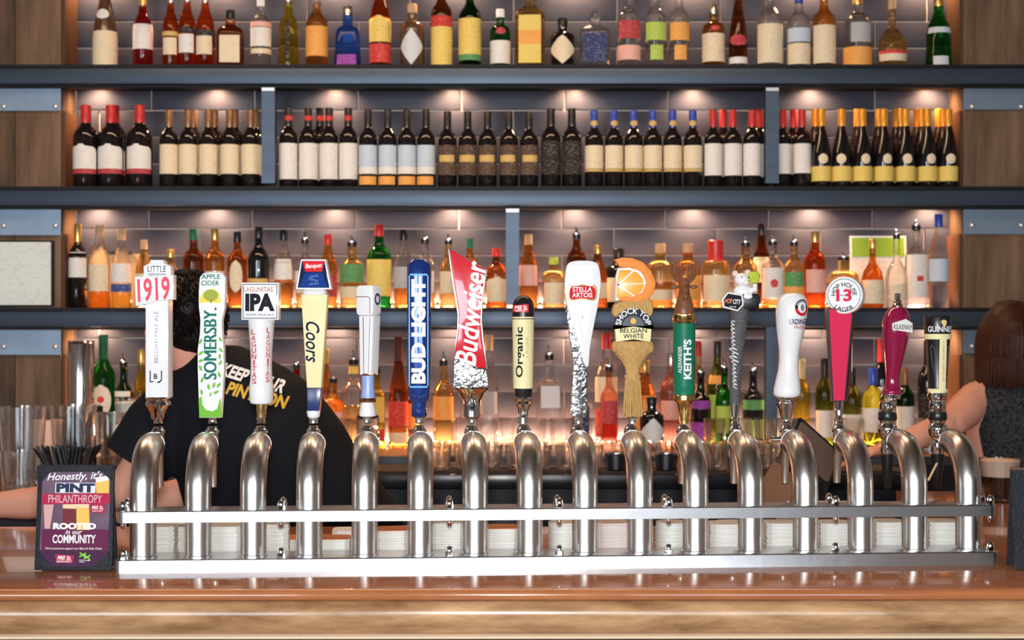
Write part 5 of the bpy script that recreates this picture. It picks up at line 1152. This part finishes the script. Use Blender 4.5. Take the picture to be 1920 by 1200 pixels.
def man():
    D = 4.52; base = Vector((W(560,0,4.6).x, 4.56, 0))
    t = thing('person', 'man in black T-shirt leaning over the bar, back turned, dark curly hair', 'person', base)
    P = lambda px, py, D=D: V3(px, py, D, base)
    # body: head, neck, torso, arms, legs in one surface
    b = MB()
    hc = Vector(P(342,590)); b.ell(hc, (.078,.098,.112), 18, 12, Matrix.Rotation(radians(50), 3, 'Z'))
    b.ell(Vector(P(303,648))+Vector((0,.02,0)), (.056,.06,.066), 12, 8)        # jaw
    b.ell(Vector(P(270,625))+Vector((0,.075,0)), (.020,.02,.026), 10, 8)         # nose side
    b.ell(Vector(P(283,628))+Vector((-.004,.0,0)), (.014,.028,.036), 10, 8)     # ear
    b.tube([P(345,640), P(365,690), P(392,735)], [.062,.066,.085], 14)
    b.tube([P(396,722), P(430,780), P(480,870), P(520,960), (0,0,.98)], [.085,.125,.13,.13,.13], 18, (1.15,.75))
    b.tube([P(345,762), P(440,750), P(535,765)], [.055,.07,.055], 14)
    # left arm (towards picture left)
    b.tube([P(345,765), P(300,815), P(258,880,4.50), P(228,925,4.50)], [.060,.060,.056,.052], 14)
    b.tube([P(238,918,4.50), P(150,936,4.52), P(50,944,4.55), P(-30,948,4.57)], [.055,.056,.048,.036], 14)
    hand(b, P(-25,950,4.57), (-1,.05,-.12), (0,0,1))
    # right arm, crossing before the chest
    b.tube([P(535,770), P(545,850,4.58), P(470,905,4.74)], [.058,.054,.05], 14)
    b.tube([P(470,905,4.74), P(345,925,4.68), P(250,948,4.62), P(190,966,4.60)], [.05,.052,.044,.034], 14)
    hand(b, P(195,964,4.60), (-1,.0,-.1), (0,0,1))
    for sx in (-1, 1):
        b.tube([(sx*.10,.0,1.0), (sx*.11,-.02,.52), (sx*.11,.0,.09)], [.095,.065,.045], 14); b.tube([(sx*.11,.03,.045), (sx*.12,.16,.035)], [.042,.038], 10, (1,.9))
    obj('body', remesh(b, .011, 4), SKIN, t)
    # shirt
    s = MB()
    rows = [(648,372,446,.075),(668,345,492,.105),(690,322,535,.13),(720,302,580,.155),(760,298,615,.17),(800,303,645,.18),(850,316,672,.185),(900,330,708,.185),(960,345,752,.185),(1060,350,775,.185),(1120,360,780,.185)]
    V = []; seg = 28
    for y, a, c, d in rows:
        cx = W((a+c)/2, y, D)-base; rx = (c-a)/2*D/F
        for q in range(seg):
            an = 2*pi*q/seg; V.append((cx.x+rx*cos(an), cx.y+.02+d*sin(an), cx.z))
    n = len(rows)
    s.add(V, [(i*seg+q, i*seg+(q+1)%seg, (i+1)*seg+(q+1)%seg, (i+1)*seg+q) for i in range(n-1) for q in range(seg)]+[tuple(range(seg)), tuple((n-1)*seg+q for q in range(seg))])
    s.tube([P(350,745), P(300,800), P(248,880,4.50)], [.098,.108,.104], 18)
    so = obj('shirt', remesh(s, .012, 5), SHIRT, t)
    # cut the sleeve hem off square and open the collar
    bm = bmesh.new(); bm.from_mesh(so.data)
    p0 = Vector(P(254,866,4.50)); dr = (Vector(P(236,900,4.50))-Vector(P(300,800))).normalized()
    lim = P(318,0)[0]; fs = [f for f in bm.faces if (f.calc_center_median()-p0).length < .26 and f.calc_center_median().x < lim]
    bmesh.ops.bisect_plane(bm, geom=list({v for f in fs for v in f.verts})+list({e for f in fs for e in f.edges})+fs, plane_co=p0, plane_no=dr, clear_outer=True)
    bm.to_mesh(so.data); bm.free()
    YL = mat('print_gold', (.72,.45,.06), .6)
    def btext(sx, px, py, w, hgt, rot, m):
        me = text_mesh(sx, 0, 0, w*D/F, hgt*D/F, rot, .04, .15)
        o = obj('lettering', me, m, so); c = Vector(P(px, py, D)); o.location = (c.x, c.y-.40, c.z); o.rotation_euler = (0, 0, 0)
        sw = o.modifiers.new('wrap', 'SHRINKWRAP'); sw.target = so; sw.wrap_method = 'PROJECT'; sw.use_project_y = True; sw.use_negative_direction = False; sw.use_positive_direction = True; sw.offset = .004
        return o
    btext('KEEP YOUR', 486, 706, 118, 24, -17, WHITE); btext('PINTS ON', 496, 737, 112, 24, -15, YL)
    # trousers
    tr = MB()
    for sx in (-1, 1): tr.tube([(sx*.09,.0,1.02), (sx*.11,-.01,.52), (sx*.11,.0,.12)], [.12,.085,.07], 14)
    tr.tube([(0,0,.92), (0,0,1.08)], [.19,.19], 16, (1,.7))
    obj('trousers', remesh(tr, .015, 3), DENIM, t)
    # curly hair: cap plus locks
    hb = MB(); hb.ell(hc+Vector((.02,-.02,.02)), (.094,.104,.112), 18, 12)
    hb.ell(Vector(P(365,625)), (.088,.09,.075), 14, 10)
    random.seed(31)
    for i in range(900):
        a = random.uniform(0, 2*pi); e = random.uniform(-.55, 1.)
        dv = Vector((cos(a)*sqrt(1-min(1,e*e)*.98), sin(a)*sqrt(1-min(1,e*e)*.98), e))
        if dv.x < -.75 and dv.z < .3: continue
        p = hc+Vector((.022,-.02,.016))+Vector((dv.x*.106, dv.y*.114, dv.z*.122 if dv.z > 0 else dv.z*.14))
        sp = random.uniform(0, 6.3); r = random.uniform(.005,.010)
        tv = dv.cross(Vector((0,0,1))).normalized() if abs(dv.z) < .95 else Vector((1,0,0)); bv = dv.cross(tv)
        hb.tube([p+(tv*cos(sp+q*.9)+bv*sin(sp+q*.9))*r+dv*(.004*q-.006)-Vector((0,0,.004*q)) for q in range(6)], [.0030,.0033,.0030,.0027,.002,.001], 5)
    obj('hair', hb, HAIR, t, smooth=70)
man()
def woman():
    D = 5.33; base = Vector((W(1900,0,D).x, D+.02, 0))
    t = thing('person', 'woman in dark grey knit top with long reddish brown hair reaching sideways', 'person', base)
    P = lambda px, py, D=D: V3(px, py, D, base)
    b = MB(); hc = Vector(P(1893,640)); b.ell(hc, (.076,.096,.115), 16, 12)
    b.tube([P(1893,665), P(1895,725)], [.055,.058], 12); b.ell(Vector(P(1870,650))+Vector((0,.09,0)), (.014,.02,.02), 8, 6)
    b.tube([P(1896,735), P(1900,800), P(1905,880), (0,0,1.0)], [.12,.145,.14,.15], 16, (1.15,.75)); b.tube([P(1838,742), P(1900,730), P(1960,742)], [.065,.08,.065], 12)
    b.tube([P(1836,745), P(1808,770,5.27), P(1780,796,5.22)], [.066,.062,.052], 14); b.tube([P(1785,792,5.22), P(1715,822,5.24), P(1652,844,5.26)], [.052,.043,.030], 12)
    hand(b, P(1656,842,5.26), (-.9,.1,-.22), (.2,-.1,.9), .95)
    b.tube([P(1960,745), P(1990,820), P(1985,880,5.27)], [.06,.052,.04], 12); hand(b, P(1985,880,5.27), (-.3,-.2,-.8), (0,-1,.2), .9)
    for sx in (-1, 1):
        b.tube([(sx*.09,.0,1.0), (sx*.10,-.01,.52), (sx*.10,.0,.09)], [.09,.06,.042], 12); b.tube([(sx*.10,-.03,.042), (sx*.11,.08,.032)], [.04,.034], 10, (1,.9))
    obj('body', remesh(b, .011, 4), SKIN, t)
    s = MB(); rows = [(698,1868,1925,.06),(712,1835,1955,.09),(735,1817,1975,.115),(770,1814,1982,.13),(810,1818,1980,.135),(860,1826,1975,.135),(920,1830,1975,.14),(1000,1826,1980,.145)]
    V = []; seg = 24
    for y, a, c, d in rows:
        cx = W((a+c)/2, y, D)-base; rx = (c-a)/2*D/F
        for q in range(seg): an = 2*pi*q/seg; V.append((cx.x+rx*cos(an), cx.y+d*sin(an), cx.z))
    n = len(rows); s.add(V, [(i*seg+q, i*seg+(q+1)%seg, (i+1)*seg+(q+1)%seg, (i+1)*seg+q) for i in range(n-1) for q in range(seg)]+[tuple(range(seg)), tuple((n-1)*seg+q for q in range(seg))])
    obj('knit_top', remesh(s, .014, 4), KNIT, t)
    tr = MB()
    for sx in (-1, 1): tr.tube([(sx*.08,.0,1.02), (sx*.10,-.01,.52), (sx*.10,.0,.12)], [.115,.08,.065], 12)
    obj('trousers', remesh(tr, .016, 3), DENIM, t)
    hb = MB(); hb.ell(hc+Vector((0,-.015,.02)), (.105,.115,.125), 18, 12)
    random.seed(8)
    for i in range(260):
        a = random.uniform(pi*.98, 2.02*pi)
        p0 = hc+Vector((cos(a)*.04, sin(a)*.05, .135)); p1 = hc+Vector((cos(a)*.105, sin(a)*.115-.01, .05)); p2 = hc+Vector((cos(a)*.118, sin(a)*.118-.012, -.05)); p3 = hc+Vector((cos(a)*.112+random.uniform(-.01,.01), sin(a)*.112-.01, -.135+random.uniform(-.03,.02)))
        hb.tube(smooth_prof([tuple(p0),tuple(p1),tuple(p2),tuple(p3)], 3), [.0062]*9+[.003], 6)
    obj('hair', hb, HAIRB, t, smooth=70)
woman()
